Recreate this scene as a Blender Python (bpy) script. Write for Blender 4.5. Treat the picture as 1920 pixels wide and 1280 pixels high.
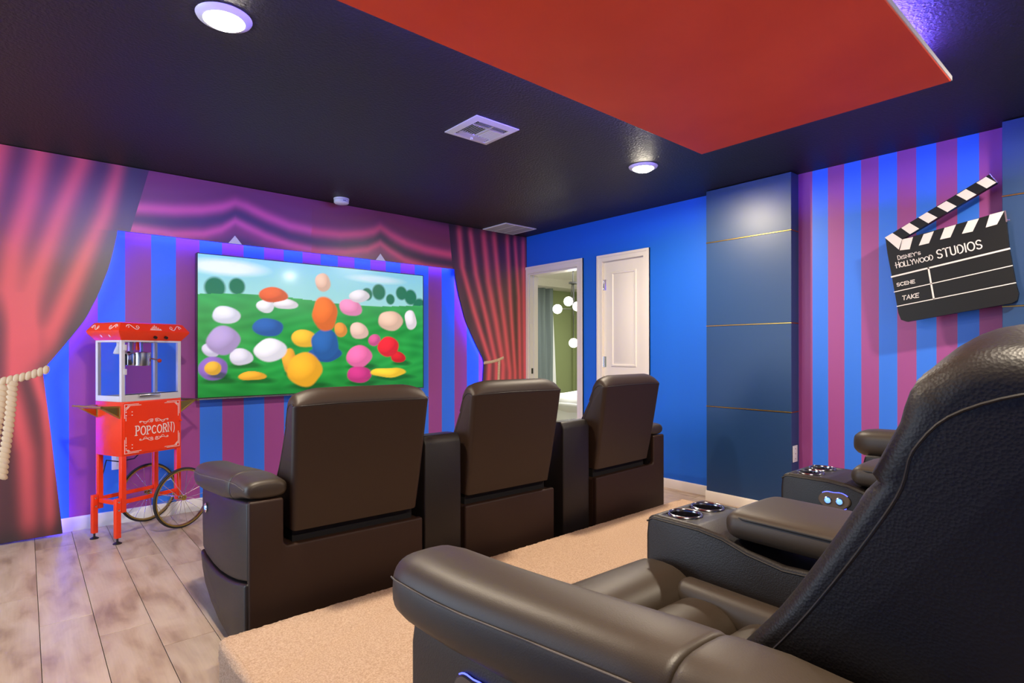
import bpy, bmesh, math, random
from math import sin, cos, pi, sqrt, exp
from mathutils import Vector, Matrix
random.seed(7)
S = bpy.context.scene
C = S.collection
for o in list(bpy.data.objects):
    bpy.data.objects.remove(o)

# ------------------------------------------------------------------ camera, exposure, world, lights
H = 2.4384                      # ceiling height
YB, XR, XP = 4.70, 4.2033, 4.082  # screen wall, right wall, pilaster face
XL, YF = -1.65, -1.75           # left wall, wall behind the camera
cam = bpy.data.cameras.new('camera')
cam.lens_unit = 'MILLIMETERS'; cam.sensor_width = 36.0
cam.lens = 36.0 * 1060.77 / 1920.0
cam.shift_y = 19.6 / 1920.0
cam.clip_start = 0.02
camo = bpy.data.objects.new('camera', cam); C.objects.link(camo)
camo.location = (0, 0, 1.1697)
camo.rotation_euler = (pi / 2, math.radians(0.08), -0.71132)
S.camera = camo
S.view_settings.view_transform = 'Standard'
S.view_settings.look = 'None'
S.view_settings.exposure = 0.0
S.view_settings.gamma = 1.0
S.view_settings.use_curve_mapping = False
w = bpy.data.worlds.new('world'); S.world = w; w.use_nodes = True
w.node_tree.nodes['Background'].inputs[0].default_value = (0.62, 0.75, 1, 1)
w.node_tree.nodes['Background'].inputs[1].default_value = 0.6

def area(name, loc, rot, sx, sy, power, col, shape='RECTANGLE', spread=None):
    l = bpy.data.lights.new(name, 'AREA'); l.shape = shape; l.size = sx; l.size_y = sy
    l.energy = power; l.color = col
    if spread: l.spread = spread
    o = bpy.data.objects.new(name, l); C.objects.link(o); o.location = loc; o.rotation_euler = rot
    return o
WARM = (1.0, 0.85, 0.66)
DOWN = [(0.575, 2.335), (3.215, 2.35), (0.575, 0.05), (3.215, 0.05)]
for x, y in DOWN:
    area('downlight_glow', (x, y, H - 0.046), (0, 0, 0), 0.12, 0.12, 42, WARM, 'DISK')
# unseen left window and opening behind the camera, both added as light sources
area('added_window_light', (XL - 0.16, 3.4, 1.25), (0, -pi / 2, 0), 2.0, 1.6, 85, (0.66, 0.82, 1.0))
area('added_rear_light', (1.6, YF - 0.12, 1.15), (pi / 2, 0, 0), 3.2, 2.0, 22, (1.0, 0.90, 0.78))
area('bedroom_fill', (6.3, 5.0, 2.3), (0, 0, 0), 2.2, 2.2, 110, (1.0, 0.97, 0.90))  # unseen area lamp under the bedroom ceiling, brightens the room

# ------------------------------------------------------------------ helpers
def link(name, me, mat=None, parent=None, sharp=35):
    o = bpy.data.objects.new(name, me); C.objects.link(o)
    if mat is not None: me.materials.append(mat)
    if parent is not None: o.parent = parent
    if sharp is not None:
        me.shade_smooth(); me.set_sharp_from_angle(angle=math.radians(sharp))
    return o

def obj(name, geo, mat, parent=None, sharp=35):
    me = bpy.data.meshes.new(name)
    if isinstance(geo, G):
        me.from_pydata(geo.v, [], geo.f)
        bm = bmesh.new(); bm.from_mesh(me)
        bmesh.ops.recalc_face_normals(bm, faces=bm.faces)
        bm.to_mesh(me); bm.free()
    else:
        geo.normal_update(); geo.to_mesh(me); geo.free()
    return link(name, me, mat, parent, sharp)

def tag(o, label, cat, group=None):
    o['label'] = label; o['category'] = cat
    if group: o['group'] = group
    return o
def thing(name, label, cat, loc=(0, 0, 0), rz=0.0, group=None):
    o = bpy.data.objects.new(name, None); C.objects.link(o)
    o.empty_display_size = 0.1
    o.location = loc; o.rotation_euler = (0, 0, rz)
    return tag(o, label, cat, group)
def struct(o):
    o['kind'] = 'structure'; return o
def stuff(o):
    o['kind'] = 'stuff'; return o

class G:
    """vertex / face collector"""
    def __init__(s): s.v = []; s.f = []
    def add(s, v, f):
        n = len(s.v); s.v += [tuple(p) for p in v]; s.f += [tuple(i + n for i in q) for q in f]; return s
    def box(s, x0, x1, y0, y1, z0, z1):
        return s.add([(x0, y0, z0), (x1, y0, z0), (x1, y1, z0), (x0, y1, z0), (x0, y0, z1), (x1, y0, z1), (x1, y1, z1), (x0, y1, z1)],
                     [(0, 3, 2, 1), (4, 5, 6, 7), (0, 1, 5, 4), (1, 2, 6, 5), (2, 3, 7, 6), (3, 0, 4, 7)])
    def loft(s, loops, cap=True):
        n = len(loops[0]); v = []; f = []
        for l in loops: v += list(l)
        for k in range(len(loops) - 1):
            for i in range(n):
                j = (i + 1) % n
                f.append((k * n + i, k * n + j, (k + 1) * n + j, (k + 1) * n + i))
        if cap:
            f.append(tuple(range(n - 1, -1, -1))); f.append(tuple((len(loops) - 1) * n + i for i in range(n)))
        return s.add(v, f)
    def tube(s, pts, r, n=8, closed=False):
        pts = [Vector(p) for p in pts]; m = len(pts); loops = []
        up = Vector((0, 0, 1)); prev = None
        for i, p in enumerate(pts):
            if closed: t = pts[(i + 1) % m] - pts[i - 1]
            else: t = pts[min(i + 1, m - 1)] - pts[max(i - 1, 0)]
            t.normalize()
            if prev is None:
                a = up if abs(t.z) < 0.9 else Vector((1, 0, 0))
                nx = t.cross(a).normalized()
            else:
                nx = (prev - t * prev.dot(t)); nx = nx.normalized() if nx.length > 1e-6 else t.orthogonal().normalized()
            prev = nx; ny = t.cross(nx)
            rr = r[i] if isinstance(r, (list, tuple)) else r
            loops.append([p + (nx * cos(2 * pi * k / n) + ny * sin(2 * pi * k / n)) * rr for k in range(n)])
        if closed:
            N = n; v = [q for l in loops for q in l]; f = []
            for k in range(m):
                for i in range(N):
                    j = (i + 1) % N; k2 = (k + 1) % m
                    f.append((k * N + i, k * N + j, k2 * N + j, k2 * N + i))
            return s.add(v, f)
        return s.loft(loops)
    def cyl(s, p0, p1, r0, r1=None, n=24):
        r1 = r0 if r1 is None else r1
        p0 = Vector(p0); p1 = Vector(p1); t = (p1 - p0).normalized(); a = t.orthogonal().normalized(); b = t.cross(a)
        return s.loft([[p + (a * cos(2 * pi * k / n) + b * sin(2 * pi * k / n)) * r for k in range(n)] for p, r in ((p0, r0), (p1, r1))])
    def lathe(s, prof, c=(0, 0, 0), n=32, axis='z', cap=True):
        loops = []
        for r, h in prof:
            l = []
            for k in range(n):
                a = 2 * pi * k / n
                q = (r * cos(a), r * sin(a), h)
                if axis == 'x': q = (q[2], q[0], q[1])
                if axis == 'y': q = (q[0], q[2], q[1])
                l.append((q[0] + c[0], q[1] + c[1], q[2] + c[2]))
            loops.append(l)
        return s.loft(loops, cap)
    def poly(s, pts, d):
        """closed planar polygon pts (3D) extruded by vector d"""
        n = len(pts); d = Vector(d); a = [Vector(p) for p in pts]; b = [p + d for p in a]
        f = [tuple(range(n)), tuple(range(2 * n - 1, n - 1, -1))] + [(i, (i + 1) % n, n + (i + 1) % n, n + i) for i in range(n)]
        return s.add(a + b, f)

def bbox(x0, x1, y0, y1, z0, z1, r=0.004, seg=2):
    """bevelled box as bmesh"""
    bm = bmesh.new()
    bmesh.ops.create_cube(bm, size=1.0)
    for v in bm.verts:
        v.co = Vector((x0 + (v.co.x + .5) * (x1 - x0), y0 + (v.co.y + .5) * (y1 - y0), z0 + (v.co.z + .5) * (z1 - z0)))
    if r > 0: bmesh.ops.bevel(bm, geom=bm.edges[:], offset=r, segments=seg, profile=0.5, affect='EDGES')
    return bm
def prism_bm(pts, axis, a, b, r=0.01, seg=3, ang=0.5):
    """2D outline extruded along axis between a and b, bevelled"""
    bm = bmesh.new()
    def P(p, t):
        if axis == 'x': return (t, p[0], p[1])
        if axis == 'y': return (p[0], t, p[1])
        return (p[0], p[1], t)
    v0 = [bm.verts.new(P(p, a)) for p in pts]; v1 = [bm.verts.new(P(p, b)) for p in pts]
    n = len(pts)
    bm.faces.new(v0[::-1]); bm.faces.new(v1)
    for i in range(n): bm.faces.new((v0[i], v0[(i + 1) % n], v1[(i + 1) % n], v1[i]))
    bmesh.ops.recalc_face_normals(bm, faces=bm.faces)
    if r > 0:
        ed = [e for e in bm.edges if e.calc_face_angle(0) > ang]
        bmesh.ops.bevel(bm, geom=ed, offset=r, segments=seg, profile=0.5, affect='EDGES', clamp_overlap=True)
    return bm

def pillow(axis, a, b, c1, c2, h1, h2, p=2.6, r=0.05, n=28, m=7):
    """soft roll along axis from a to b with rounded ends"""
    g = G(); L = b - a; ts = [r * (1 - cos(pi / 2 * k / m)) for k in range(m + 1)]
    pos = [a + t for t in ts] + [a + L * .5] + [b - t for t in reversed(ts)]
    loops = []
    for t in pos:
        d = min(t - a, b - t, r); ins = r * (1 - sqrt(max(0, 1 - (1 - d / r) ** 2)))
        k1 = max(h1 - ins, h1 * .12); k2 = max(h2 - ins, h2 * .12)
        l = []
        for i in range(n):
            an = 2 * pi * i / n; ca, sa = cos(an), sin(an)
            u = c1 + k1 * abs(ca) ** (2 / p) * (1 if ca >= 0 else -1); v = c2 + k2 * abs(sa) ** (2 / p) * (1 if sa >= 0 else -1)
            l.append((t, u, v) if axis == 'x' else ((u, t, v) if axis == 'y' else (u, v, t)))
        loops.append(l)
    return g.loft(loops)

# ------------------------------------------------------------------ materials
def mat(name, col, rough=0.5, metal=0.0, spec=0.5, emit=None, es=0.0, bump=None, coat=0.0, alpha=None, trans=0.0, coat_rough=0.1):
    m = bpy.data.materials.new(name); m.use_nodes = True; nt = m.node_tree; b = nt.nodes['Principled BSDF']
    b.inputs['Base Color'].default_value = (*col, 1); b.inputs['Roughness'].default_value = rough
    b.inputs['Metallic'].default_value = metal; b.inputs['Specular IOR Level'].default_value = spec
    if coat: b.inputs['Coat Weight'].default_value = coat; b.inputs['Coat Roughness'].default_value = coat_rough
    if trans: b.inputs['Transmission Weight'].default_value = trans
    if emit: b.inputs['Emission Color'].default_value = (*emit, 1); b.inputs['Emission Strength'].default_value = es
    if bump:
        kind, scale, strength, dist = bump
        tc = nt.nodes.new('ShaderNodeTexCoord')
        if kind == 'voronoi':
            t = nt.nodes.new('ShaderNodeTexVoronoi'); out = 'Distance'
            t.inputs['Scale'].default_value = scale
        else:
            t = nt.nodes.new('ShaderNodeTexNoise'); out = 'Fac'
            t.inputs['Scale'].default_value = scale; t.inputs['Detail'].default_value = 4
        nt.links.new(tc.outputs['Object'], t.inputs['Vector'])
        bp = nt.nodes.new('ShaderNodeBump'); bp.inputs['Strength'].default_value = strength; bp.inputs['Distance'].default_value = dist
        nt.links.new(t.outputs[out], bp.inputs['Height']); nt.links.new(bp.outputs[0], b.inputs['Normal'])
    return m
def noise_col(m, c1, c2, scale, detail=4, stretch=(1, 1, 1), p0=0.3, p1=0.7, island=False):
    nt = m.node_tree; b = nt.nodes['Principled BSDF']; N = nt.nodes.new
    tc = N('ShaderNodeTexCoord'); mp = N('ShaderNodeMapping'); mp.inputs['Scale'].default_value = stretch
    t = N('ShaderNodeTexNoise'); t.inputs['Scale'].default_value = scale; t.inputs['Detail'].default_value = detail
    r = N('ShaderNodeValToRGB'); r.color_ramp.elements[0].color = (*c1, 1); r.color_ramp.elements[1].color = (*c2, 1)
    r.color_ramp.elements[0].position = p0; r.color_ramp.elements[1].position = p1
    nt.links.new(tc.outputs['Object'], mp.inputs[0]); nt.links.new(mp.outputs[0], t.inputs['Vector'])
    nt.links.new(t.outputs['Fac'], r.inputs[0]); nt.links.new(r.outputs[0], b.inputs['Base Color'])
    return m, r
def stripes(name, axis, origin, width, c_even, c_odd, rough=0.45):
    """painted vertical stripes; even bands start at origin"""
    m = mat(name, c_even, rough, bump=('noise', 220, 0.12, 0.002)); nt = m.node_tree; N = nt.nodes.new; b = nt.nodes['Principled BSDF']
    tc = N('ShaderNodeTexCoord'); sp = N('ShaderNodeSeparateXYZ'); nt.links.new(tc.outputs['Object'], sp.inputs[0])
    s = N('ShaderNodeMath'); s.operation = 'SUBTRACT'; nt.links.new(sp.outputs[axis], s.inputs[0]); s.inputs[1].default_value = origin - 40 * width
    d = N('ShaderNodeMath'); d.operation = 'DIVIDE'; nt.links.new(s.outputs[0], d.inputs[0]); d.inputs[1].default_value = 2 * width
    f = N('ShaderNodeMath'); f.operation = 'FRACT'; nt.links.new(d.outputs[0], f.inputs[0])
    g = N('ShaderNodeMath'); g.operation = 'GREATER_THAN'; nt.links.new(f.outputs[0], g.inputs[0]); g.inputs[1].default_value = 0.5
    mx = N('ShaderNodeMix'); mx.data_type = 'RGBA'; nt.links.new(g.outputs[0], mx.inputs[0])
    mx.inputs[6].default_value = (*c_even, 1); mx.inputs[7].default_value = (*c_odd, 1)
    nt.links.new(mx.outputs[2], b.inputs['Base Color'])
    return m

BLUE = (0.005, 0.125, 0.66); SBLUE = (0.028, 0.18, 0.82); PURP = (0.33, 0.062, 0.26)
M = {}
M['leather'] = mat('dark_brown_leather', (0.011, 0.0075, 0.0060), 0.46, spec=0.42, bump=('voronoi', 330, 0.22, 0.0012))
M['leather_back'] = mat('bounce_brown_leather', (0.030, 0.0155, 0.0085), 0.50, spec=0.38, bump=('voronoi', 500, 0.06, 0.001))  # same leather, browned to carry warm light bounced off the carpet
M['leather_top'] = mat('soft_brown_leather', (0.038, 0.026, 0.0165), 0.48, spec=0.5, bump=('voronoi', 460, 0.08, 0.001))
M['vinyl'] = mat('flat_brown_vinyl', (0.029, 0.0130, 0.0068), 0.55, spec=0.3, bump=('noise', 300, 0.08, 0.001))
M['seam'] = mat('leather_seam', (0.012, 0.009, 0.008), 0.55)
M['thread'] = mat('grey_stitching', (0.10, 0.085, 0.075), 0.6)
M['gap'] = mat('recess_shade', (0.006, 0.004, 0.004), 0.9)  # near-black colour standing in for shade inside gaps and ducts
M['chrome'] = mat('polished_chrome', (0.75, 0.75, 0.78), 0.12, 1.0)
M['rim'] = mat('dark_chrome', (0.30, 0.30, 0.33), 0.18, 1.0)
M['steel'] = mat('brushed_steel', (0.62, 0.60, 0.58), 0.25, 1.0)
M['cup'] = mat('black_cup_lining', (0.008, 0.007, 0.009), 0.12, spec=0.8)
M['gunmetal'] = mat('bronze_panel', (0.11, 0.08, 0.062), 0.35, 0.0)
M['led_blue'] = mat('blue_led', (0.02, 0.05, 1), 0.4, emit=(0.08, 0.10, 1.0), es=3)
M['led_btn'] = mat('blue_lit_button', (0.3, 0.5, 1), 0.3, emit=(0.12, 0.36, 1.0), es=1.2)
M['strip'] = mat('violet_led_strip', (0.1, 0.05, 1), 0.4, emit=(0.055, 0.045, 1.0), es=110)
M['strip_c'] = mat('ceiling_led_strip', (0.1, 0.05, 1), 0.4, emit=(0.11, 0.10, 1.0), es=300)
M['ceil'] = mat('black_ceiling_paint', (0.014, 0.0115, 0.0125), 0.52, spec=0.4, bump=('noise', 75, 0.8, 0.006))
M['redpanel'] = mat('red_panel_paint', (0.78, 0.055, 0.020), 0.55, spec=0.25)
noise_col(M['redpanel'], (0.70, 0.058, 0.018), (0.84, 0.085, 0.028), 1.3, 3)
M['bluewall'] = mat('bright_blue_paint', BLUE, 0.5, bump=('noise', 200, 0.12, 0.002))
M['navy'] = mat('navy_satin_paint', (0.010, 0.048, 0.15), 0.40, spec=0.6, bump=('noise', 25, 0.05, 0.002))
M['gold'] = mat('gold_metal', (0.62, 0.40, 0.11), 0.25, 1.0)
M['brass'] = mat('antique_gold', (0.50, 0.36, 0.10), 0.30, 1.0)
M['white'] = mat('white_paint', (0.72, 0.68, 0.63), 0.4)
M['trimw'] = mat('cream_trim_paint', (0.82, 0.74, 0.65), 0.38)
M['plastic'] = mat('white_plastic', (0.75, 0.73, 0.72), 0.35)
M['stripe_back'] = stripes('striped_back_paint', 0, 0.527, 0.1532, PURP, SBLUE)
M['stripe_right'] = stripes('striped_side_paint', 1, 0.6148 + 0.1021, 0.1021, SBLUE, PURP)
M['carpet'] = mat('tan_carpet', (0.62, 0.40, 0.26), 0.95, spec=0.1, bump=('noise', 260, 0.9, 0.006))
noise_col(M['carpet'], (0.44, 0.28, 0.18), (0.66, 0.47, 0.335), 190, 3)
M['red'] = mat('red_enamel', (0.80, 0.040, 0.006), 0.30, spec=0.45)
M['silver'] = mat('silver_frame', (0.66, 0.65, 0.66), 0.35, 0.3)
M['glass'] = mat('clear_glass', (0.95, 0.97, 1), 0.02, trans=1.0)
M['glass'].node_tree.nodes['Principled BSDF'].inputs['IOR'].default_value = 1.12
M['print'] = mat('white_print', (0.80, 0.70, 0.66), 0.5)
M['tyre'] = mat('black_rubber', (0.012, 0.011, 0.011), 0.6)
M['black'] = mat('black_plastic', (0.01, 0.01, 0.01), 0.4)
M['slate'] = mat('black_board', (0.0065, 0.006, 0.0055), 0.45, spec=0.3)
M['slate_white'] = mat('white_board_print', (0.78, 0.71, 0.68), 0.45)
M['rope'] = mat('cream_rope_print', (0.62, 0.45, 0.28), 0.45)
M['lens'] = mat('lit_lens', (1, 1, 1), 0.4, emit=(1.0, 0.89, 0.68), es=105)
M['green'] = mat('sage_green_paint', (0.27, 0.32, 0.15), 0.6)
M['bedwhite'] = mat('white_bedding', (0.85, 0.86, 0.88), 0.9)
M['drape'] = mat('grey_drape', (0.16, 0.20, 0.20), 0.85)
M['globe'] = mat('glowing_globe', (1, 1, 1), 0.3, emit=(1, 0.96, 0.84), es=6)
M['tv_frame'] = mat('dark_tv_frame', (0.02, 0.02, 0.022), 0.3)
M['wood_room'] = mat('bedroom_floor', (0.35, 0.27, 0.2), 0.5)

# plank wood with variation per plank
M['plank'] = mat('pale_oak_plank', (0.5, 0.4, 0.3), 0.33, spec=0.5)
def plank_nodes(m):
    nt = m.node_tree; N = nt.nodes.new; L = nt.links.new; b = nt.nodes['Principled BSDF']
    tc = N('ShaderNodeTexCoord'); oi = N('ShaderNodeObjectInfo')
    vm = N('ShaderNodeVectorMath'); vm.operation = 'MULTIPLY'; vm.inputs[1].default_value = (5, 1.4, 1); L(tc.outputs['Object'], vm.inputs[0])
    ad = N('ShaderNodeVectorMath'); ad.operation = 'ADD'; L(vm.outputs[0], ad.inputs[0]); 
    sc = N('ShaderNodeVectorMath'); sc.operation = 'SCALE'; sc.inputs[0].default_value = (13, 29, 5); L(oi.outputs['Random'], sc.inputs['Scale']); L(sc.outputs[0], ad.inputs[1])
    n1 = N('ShaderNodeTexNoise'); n1.inputs['Scale'].default_value = 2.2; n1.inputs['Detail'].default_value = 7; n1.inputs['Distortion'].default_value = 0.5; L(ad.outputs[0], n1.inputs['Vector'])
    r = N('ShaderNodeValToRGB'); e = r.color_ramp.elements
    e[0].position = 0.28; e[0].color = (0.25, 0.165, 0.11, 1); e[1].position = 0.62; e[1].color = (0.50, 0.385, 0.29, 1)
    x = r.color_ramp.elements.new(0.45); x.color = (0.41, 0.295, 0.21, 1)
    L(n1.outputs['Fac'], r.inputs[0])
    v2 = N('ShaderNodeVectorMath'); v2.operation = 'MULTIPLY'; v2.inputs[1].default_value = (120, 4, 1); L(tc.outputs['Object'], v2.inputs[0])
    n2 = N('ShaderNodeTexNoise'); n2.inputs['Scale'].default_value = 1; n2.inputs['Detail'].default_value = 5; L(v2.outputs[0], n2.inputs['Vector'])
    mr = N('ShaderNodeMapRange'); mr.inputs['To Min'].default_value = 0.88; mr.inputs['To Max'].default_value = 1.10; L(n2.outputs['Fac'], mr.inputs[0])
    mv = N('ShaderNodeMapRange'); mv.inputs['To Min'].default_value = 0.90; mv.inputs['To Max'].default_value = 1.10; L(oi.outputs['Random'], mv.inputs[0])
    mm = N('ShaderNodeMath'); mm.operation = 'MULTIPLY'; L(mr.outputs[0], mm.inputs[0]); L(mv.outputs[0], mm.inputs[1])
    vs = N('ShaderNodeVectorMath'); vs.operation = 'SCALE'; L(r.outputs[0], vs.inputs[0]); L(mm.outputs[0], vs.inputs['Scale'])
    L(vs.outputs[0], b.inputs['Base Color'])
    bp = N('ShaderNodeBump'); bp.inputs['Strength'].default_value = 0.15; bp.inputs['Distance'].default_value = 0.001; L(n2.outputs['Fac'], bp.inputs['Height']); L(bp.outputs[0], b.inputs['Normal'])
plank_nodes(M['plank'])
M['groove'] = mat('plank_underlay', (0.05, 0.035, 0.025), 0.8)
def attr_mat(name, rough, coat=0.0, emit=0.0, spec=0.5, coat_rough=0.1):
    m = mat(name, (1, 1, 1), rough, spec=spec, coat=coat, coat_rough=coat_rough); nt = m.node_tree; a = nt.nodes.new('ShaderNodeVertexColor'); a.layer_name = 'print'
    b = nt.nodes['Principled BSDF']; nt.links.new(a.outputs[0], b.inputs['Base Color'])
    if emit:
        nt.links.new(a.outputs[0], b.inputs['Emission Color']); b.inputs['Emission Strength'].default_value = emit
    return m
M['mural'] = attr_mat('printed_curtain_vinyl', 0.42, spec=0.5, coat=1.0, coat_rough=0.38)
M['screen'] = attr_mat('lit_screen', 0.25, emit=0.62, coat=0.3)

# ------------------------------------------------------------------ room shell
fl = struct(obj('floor', G().box(XL, XR + .12, YF, YB + .02, -0.05, -0.006), M['groove'], sharp=None))
PW, PL = 0.186, 1.22
starts = {0: 3.555, 1: 3.147, 2: 2.88, 3: 2.617, 4: 3.56}
plank_me = {}
def plank_mesh(w, l):
    k = (round(w, 3), round(l, 3))
    if k not in plank_me:
        bm = bbox(0, w - 0.0024, 0, l - 0.0024, -0.006, 0.0, 0.0008, 1); me = bpy.data.meshes.new('plank'); bm.to_mesh(me); bm.free()
        me.materials.append(M['plank']); plank_me[k] = me
    return plank_me[k]
i0 = math.floor((XL - 0.048) / PW)
for i in range(i0, 24):
    x0 = 0.048 - PW + (i) * PW; x1 = x0 + PW
    xa, xb = max(x0, XL), min(x1, XR)
    if xb - xa < 0.02: continue
    under = xa >= 0.70 and xb <= 3.2
    base = starts.get(i, 3.555 - ((i * 0.437) % PL)); y = base - PL * 10
    while y < YB:
        ya, yb = max(y, YF), min(y + PL, YB)
        if under and ya < 2.0: ya = max(ya, 2.0 if yb > 2.0 else ya)   # nothing of the floor shows under the riser
        if yb - ya > 0.02 and not (under and yb <= 2.0):
            o = bpy.data.objects.new('plank', plank_mesh(xb - xa, yb - ya)); C.objects.link(o); o.location = (xa, ya, 0); o.parent = fl
        y += PL
struct(obj('ceiling', G().box(XL, XR + .12, YF, YB + .12, H, H + .08), M['ceil'], sharp=None))
struct(obj('wall_back', G().box(XL, XR + .12, YB, YB + .12, 0, H), M['stripe_back'], sharp=None))
D1 = (3.862, 4.590, 2.025); D2 = (3.062, 3.540, 2.030)
g = G()
g.box(XR, XR + .12, 1.73, D2[0], 0, H); g.box(XR, XR + .12, D2[1], D1[0], 0, H); g.box(XR, XR + .12, D1[1], YB, 0, H)
g.box(XR, XR + .12, D2[0], D2[1], D2[2], H); g.box(XR, XR + .12, D1[0], D1[1], D1[2], H)
struct(obj('wall_right', g, M['bluewall'], sharp=None))
struct(obj('wall_right_striped', G().box(XR, XR + .12, YF, 1.73, 0, H), M['stripe_right'], sharp=None))
g = G(); g.box(XL - .12, XL, YF, 2.6, 0, H); g.box(XL - .12, XL, 4.2, YB, 0, H); g.box(XL - .12, XL, 2.6, 4.2, 0, 0.15); g.box(XL - .12, XL, 2.6, 4.2, 2.3, H)  # window gap out of view, added as a light source
struct(obj('wall_left', g, M['bluewall'], sharp=None))
g = G(); g.box(XL, 0.0, YF - .12, YF, 0, H); g.box(3.2, XR + .12, YF - .12, YF, 0, H); g.box(0.0, 3.2, YF - .12, YF, 2.15, H)  # unseen opening added behind the camera to let light in
struct(obj('wall_front', g, M['bluewall'], sharp=None))
wf = G()
for a, b in ((2.6, 2.65), (3.375, 3.425), (4.15, 4.2)): wf.box(XL - .08, XL - .04, a, b, .15, 2.3)
for a, b in ((2.65, 3.375), (3.425, 4.15)):
    wf.box(XL - .08, XL - .04, a, b, .15, .2); wf.box(XL - .08, XL - .04, a, b, 2.25, 2.3)
struct(obj('added_window_1', wf, M['white'], sharp=None))  # frame of the added, unseen window

# baseboards
struct(obj('baseboard_back', prism_bm([(YB, 0), (YB - .014, 0), (YB - .014, .078), (YB - .008, .09), (YB, .09)], 'x', XL, XR, 0), M['white']))
def base_r(name, x, y0, y1):
    return struct(obj(name, prism_bm([(x, 0), (x - .014, 0), (x - .014, .062), (x - .008, .078), (x, .078)], 'y', y0, y1, 0), M['trimw']))
base_r('baseboard_right', XR, 2.385, D2[0] - .062)
base_r('baseboard_middle', XR, D2[1] + .068, D1[0] - .08)
base_r('baseboard_striped', XR, 0.6, 1.728)

# navy pilasters with gold inlay lines; each panel between lines is a board
def pilaster(y0, y1, label, seams):
    t = thing('navy_pilaster', label, 'wall panel', (XP, (y0 + y1) / 2, 0), 0, 'navy wall panels')
    zs = [0.076] + seams + [H - 0.002]; h = (y1 - y0) / 2
    obj('core', G().box(.006, XR - XP - .001, -h + .002, h - .002, 0.0, H - .004), M['navy'], t, None)
    for a, b in zip(zs[:-1], zs[1:]):
        obj('panel', bbox(0, XR - XP - .002, -h, h, a + (.004 if a > .1 else 0), b - .004, .0012, 1), M['navy'], t)
    for z in seams:
        obj('gold_strip', bbox(-.003, XR - XP - .004, -h - .002, h + .002, z - .0035, z + .0035, .001, 1), M['gold'], t)
    obj('skirting', prism_bm([(0, 0), (-.013, 0), (-.013, .062), (-.007, .076), (0, .076)], 'y', -h - .004, h + .004, 0), M['trimw'], t)
    return t
pilaster(1.73, 2.383, 'navy blue wall panel with three thin gold lines beside the plain blue wall', [0.741, 1.372, 2.026])
pilaster(-0.06, 0.597, 'navy blue gold lined wall panel at the right edge, behind the clapperboard corner', [0.741, 1.416, 2.022])

# red floating ceiling panel with LED glow
t = thing('ceiling_panel', 'large red rectangular panel hung below the black ceiling', 'ceiling panel', (1.2, 1.2, 2.33))
obj('red_board', bbox(-1.75, 1.82, -.59, .592, 0, .022, .002, 1), M['redpanel'], t)
obj('hanger_frame', G().box(-1.5, 1.55, -.33, .33, .022, H - 2.33), M['black'], t, None)
g = G()
g.box(-1.6, 1.70, -.50, -.488, .03, .045); g.box(-1.6, 1.70, .488, .50, .03, .045); g.box(1.71, 1.722, -.485, .485, .03, .045)
obj('led_strip', g, M['strip_c'], t, None)
g = G(); g.box(-1.75, 1.824, -.594, -.590, .004, .023); g.box(-1.75, 1.824, .592, .5945, .004, .023)
obj('white_edge_trim', g, M['plastic'], t, None)

# ------------------------------------------------------------------ door 1 (open doorway) and door 2 (closet door)
def casing(name, y0, y1, z1, w, x=XR):
    g = G()
    # left jamb (higher y) , right jamb, head; moulded in two steps
    for d, a, b in ((.016, 0, w), (.022, w * .62, w)):
        g.box(x - d, x - .0005, y1 + a, y1 + b, 0, z1 + b); g.box(x - d, x - .0005, y0 - b, y0 - a, 0, z1 + b)
        g.box(x - d, x - .0005, y0 - a, y1 + a, z1 + a, z1 + b)
    return struct(obj(name, g, M['trimw'], sharp=None))
casing('trim_1', D1[0], D1[1], D1[2], .074)
casing('trim_2', D2[0], D2[1], D2[2], .062)
g = G(); g.box(XR, XR + .12, D1[1] - .016, D1[1] + .0, 0, D1[2]); g.box(XR, XR + .12, D1[0], D1[0] + .016, 0, D1[2]); g.box(XR, XR + .12, D1[0] + .016, D1[1] - .016, D1[2] - .016, D1[2])
g.box(XR + .05, XR + .085, D1[1] - .028, D1[1] - .016, 0, D1[2] - .016); g.box(XR + .05, XR + .085, D1[0] + .016, D1[0] + .028, 0, D1[2] - .016)
j = struct(obj('door_1', g, M['white'], sharp=None))
obj('strike_plate', bbox(XR + .02, XR + .045, D1[1] - .0185, D1[1] - .016, .93, .99, .001, 1), M['black'], j)
d2 = struct(obj('door_2', G().box(XR + .012, XR + .05, D2[0] + .004, D2[1] - .004, .008, D2[2] - .004), M['trimw'], sharp=None))
struct(obj('trim_5', G().box(XR, XR + .12, D2[0] - .0005, D2[0] + .003, 0, D2[2]).box(XR, XR + .12, D2[1] - .003, D2[1] + .0005, 0, D2[2]).box(XR, XR + .12, D2[0] + .003, D2[1] - .003, D2[2] - .003, D2[2]).box(XR + .051, XR + .055, D2[0] + .003, D2[1] - .003, 0, D2[2] - .003), M['trimw'], sharp=None))
def raised_panel(y0, y1, z0, z1, par):
    g = G(); x = XR + .012
    def ring(i, d): return [(x - d, y0 + i, z0 + i), (x - d, y1 - i, z0 + i), (x - d, y1 - i, z1 - i), (x - d, y0 + i, z1 - i)]
    g.loft([ring(0, 0), ring(.006, .008), ring(.018, .008), ring(.026, .001), ring(.03, .001), ring(.052, .009)], cap=False)
    g.f.append(tuple(range(len(g.v) - 4, len(g.v))))
    return obj('raised_panel', g, M['trimw'], par, 20)
raised_panel(3.155, 3.447, 1.03, 1.925, d2); raised_panel(3.155, 3.447, .16, .90, d2)
for z in (1.075, 1.81, .25):
    h = obj('hinge', G().cyl((XR + .004, D2[1] - .001, z - .05), (XR + .004, D2[1] - .001, z + .05), .007, n=12).box(XR + .0085, XR + .0115, D2[1] - .03, D2[1] - .004, z - .05, z + .05), M['chrome'], d2)
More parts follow.
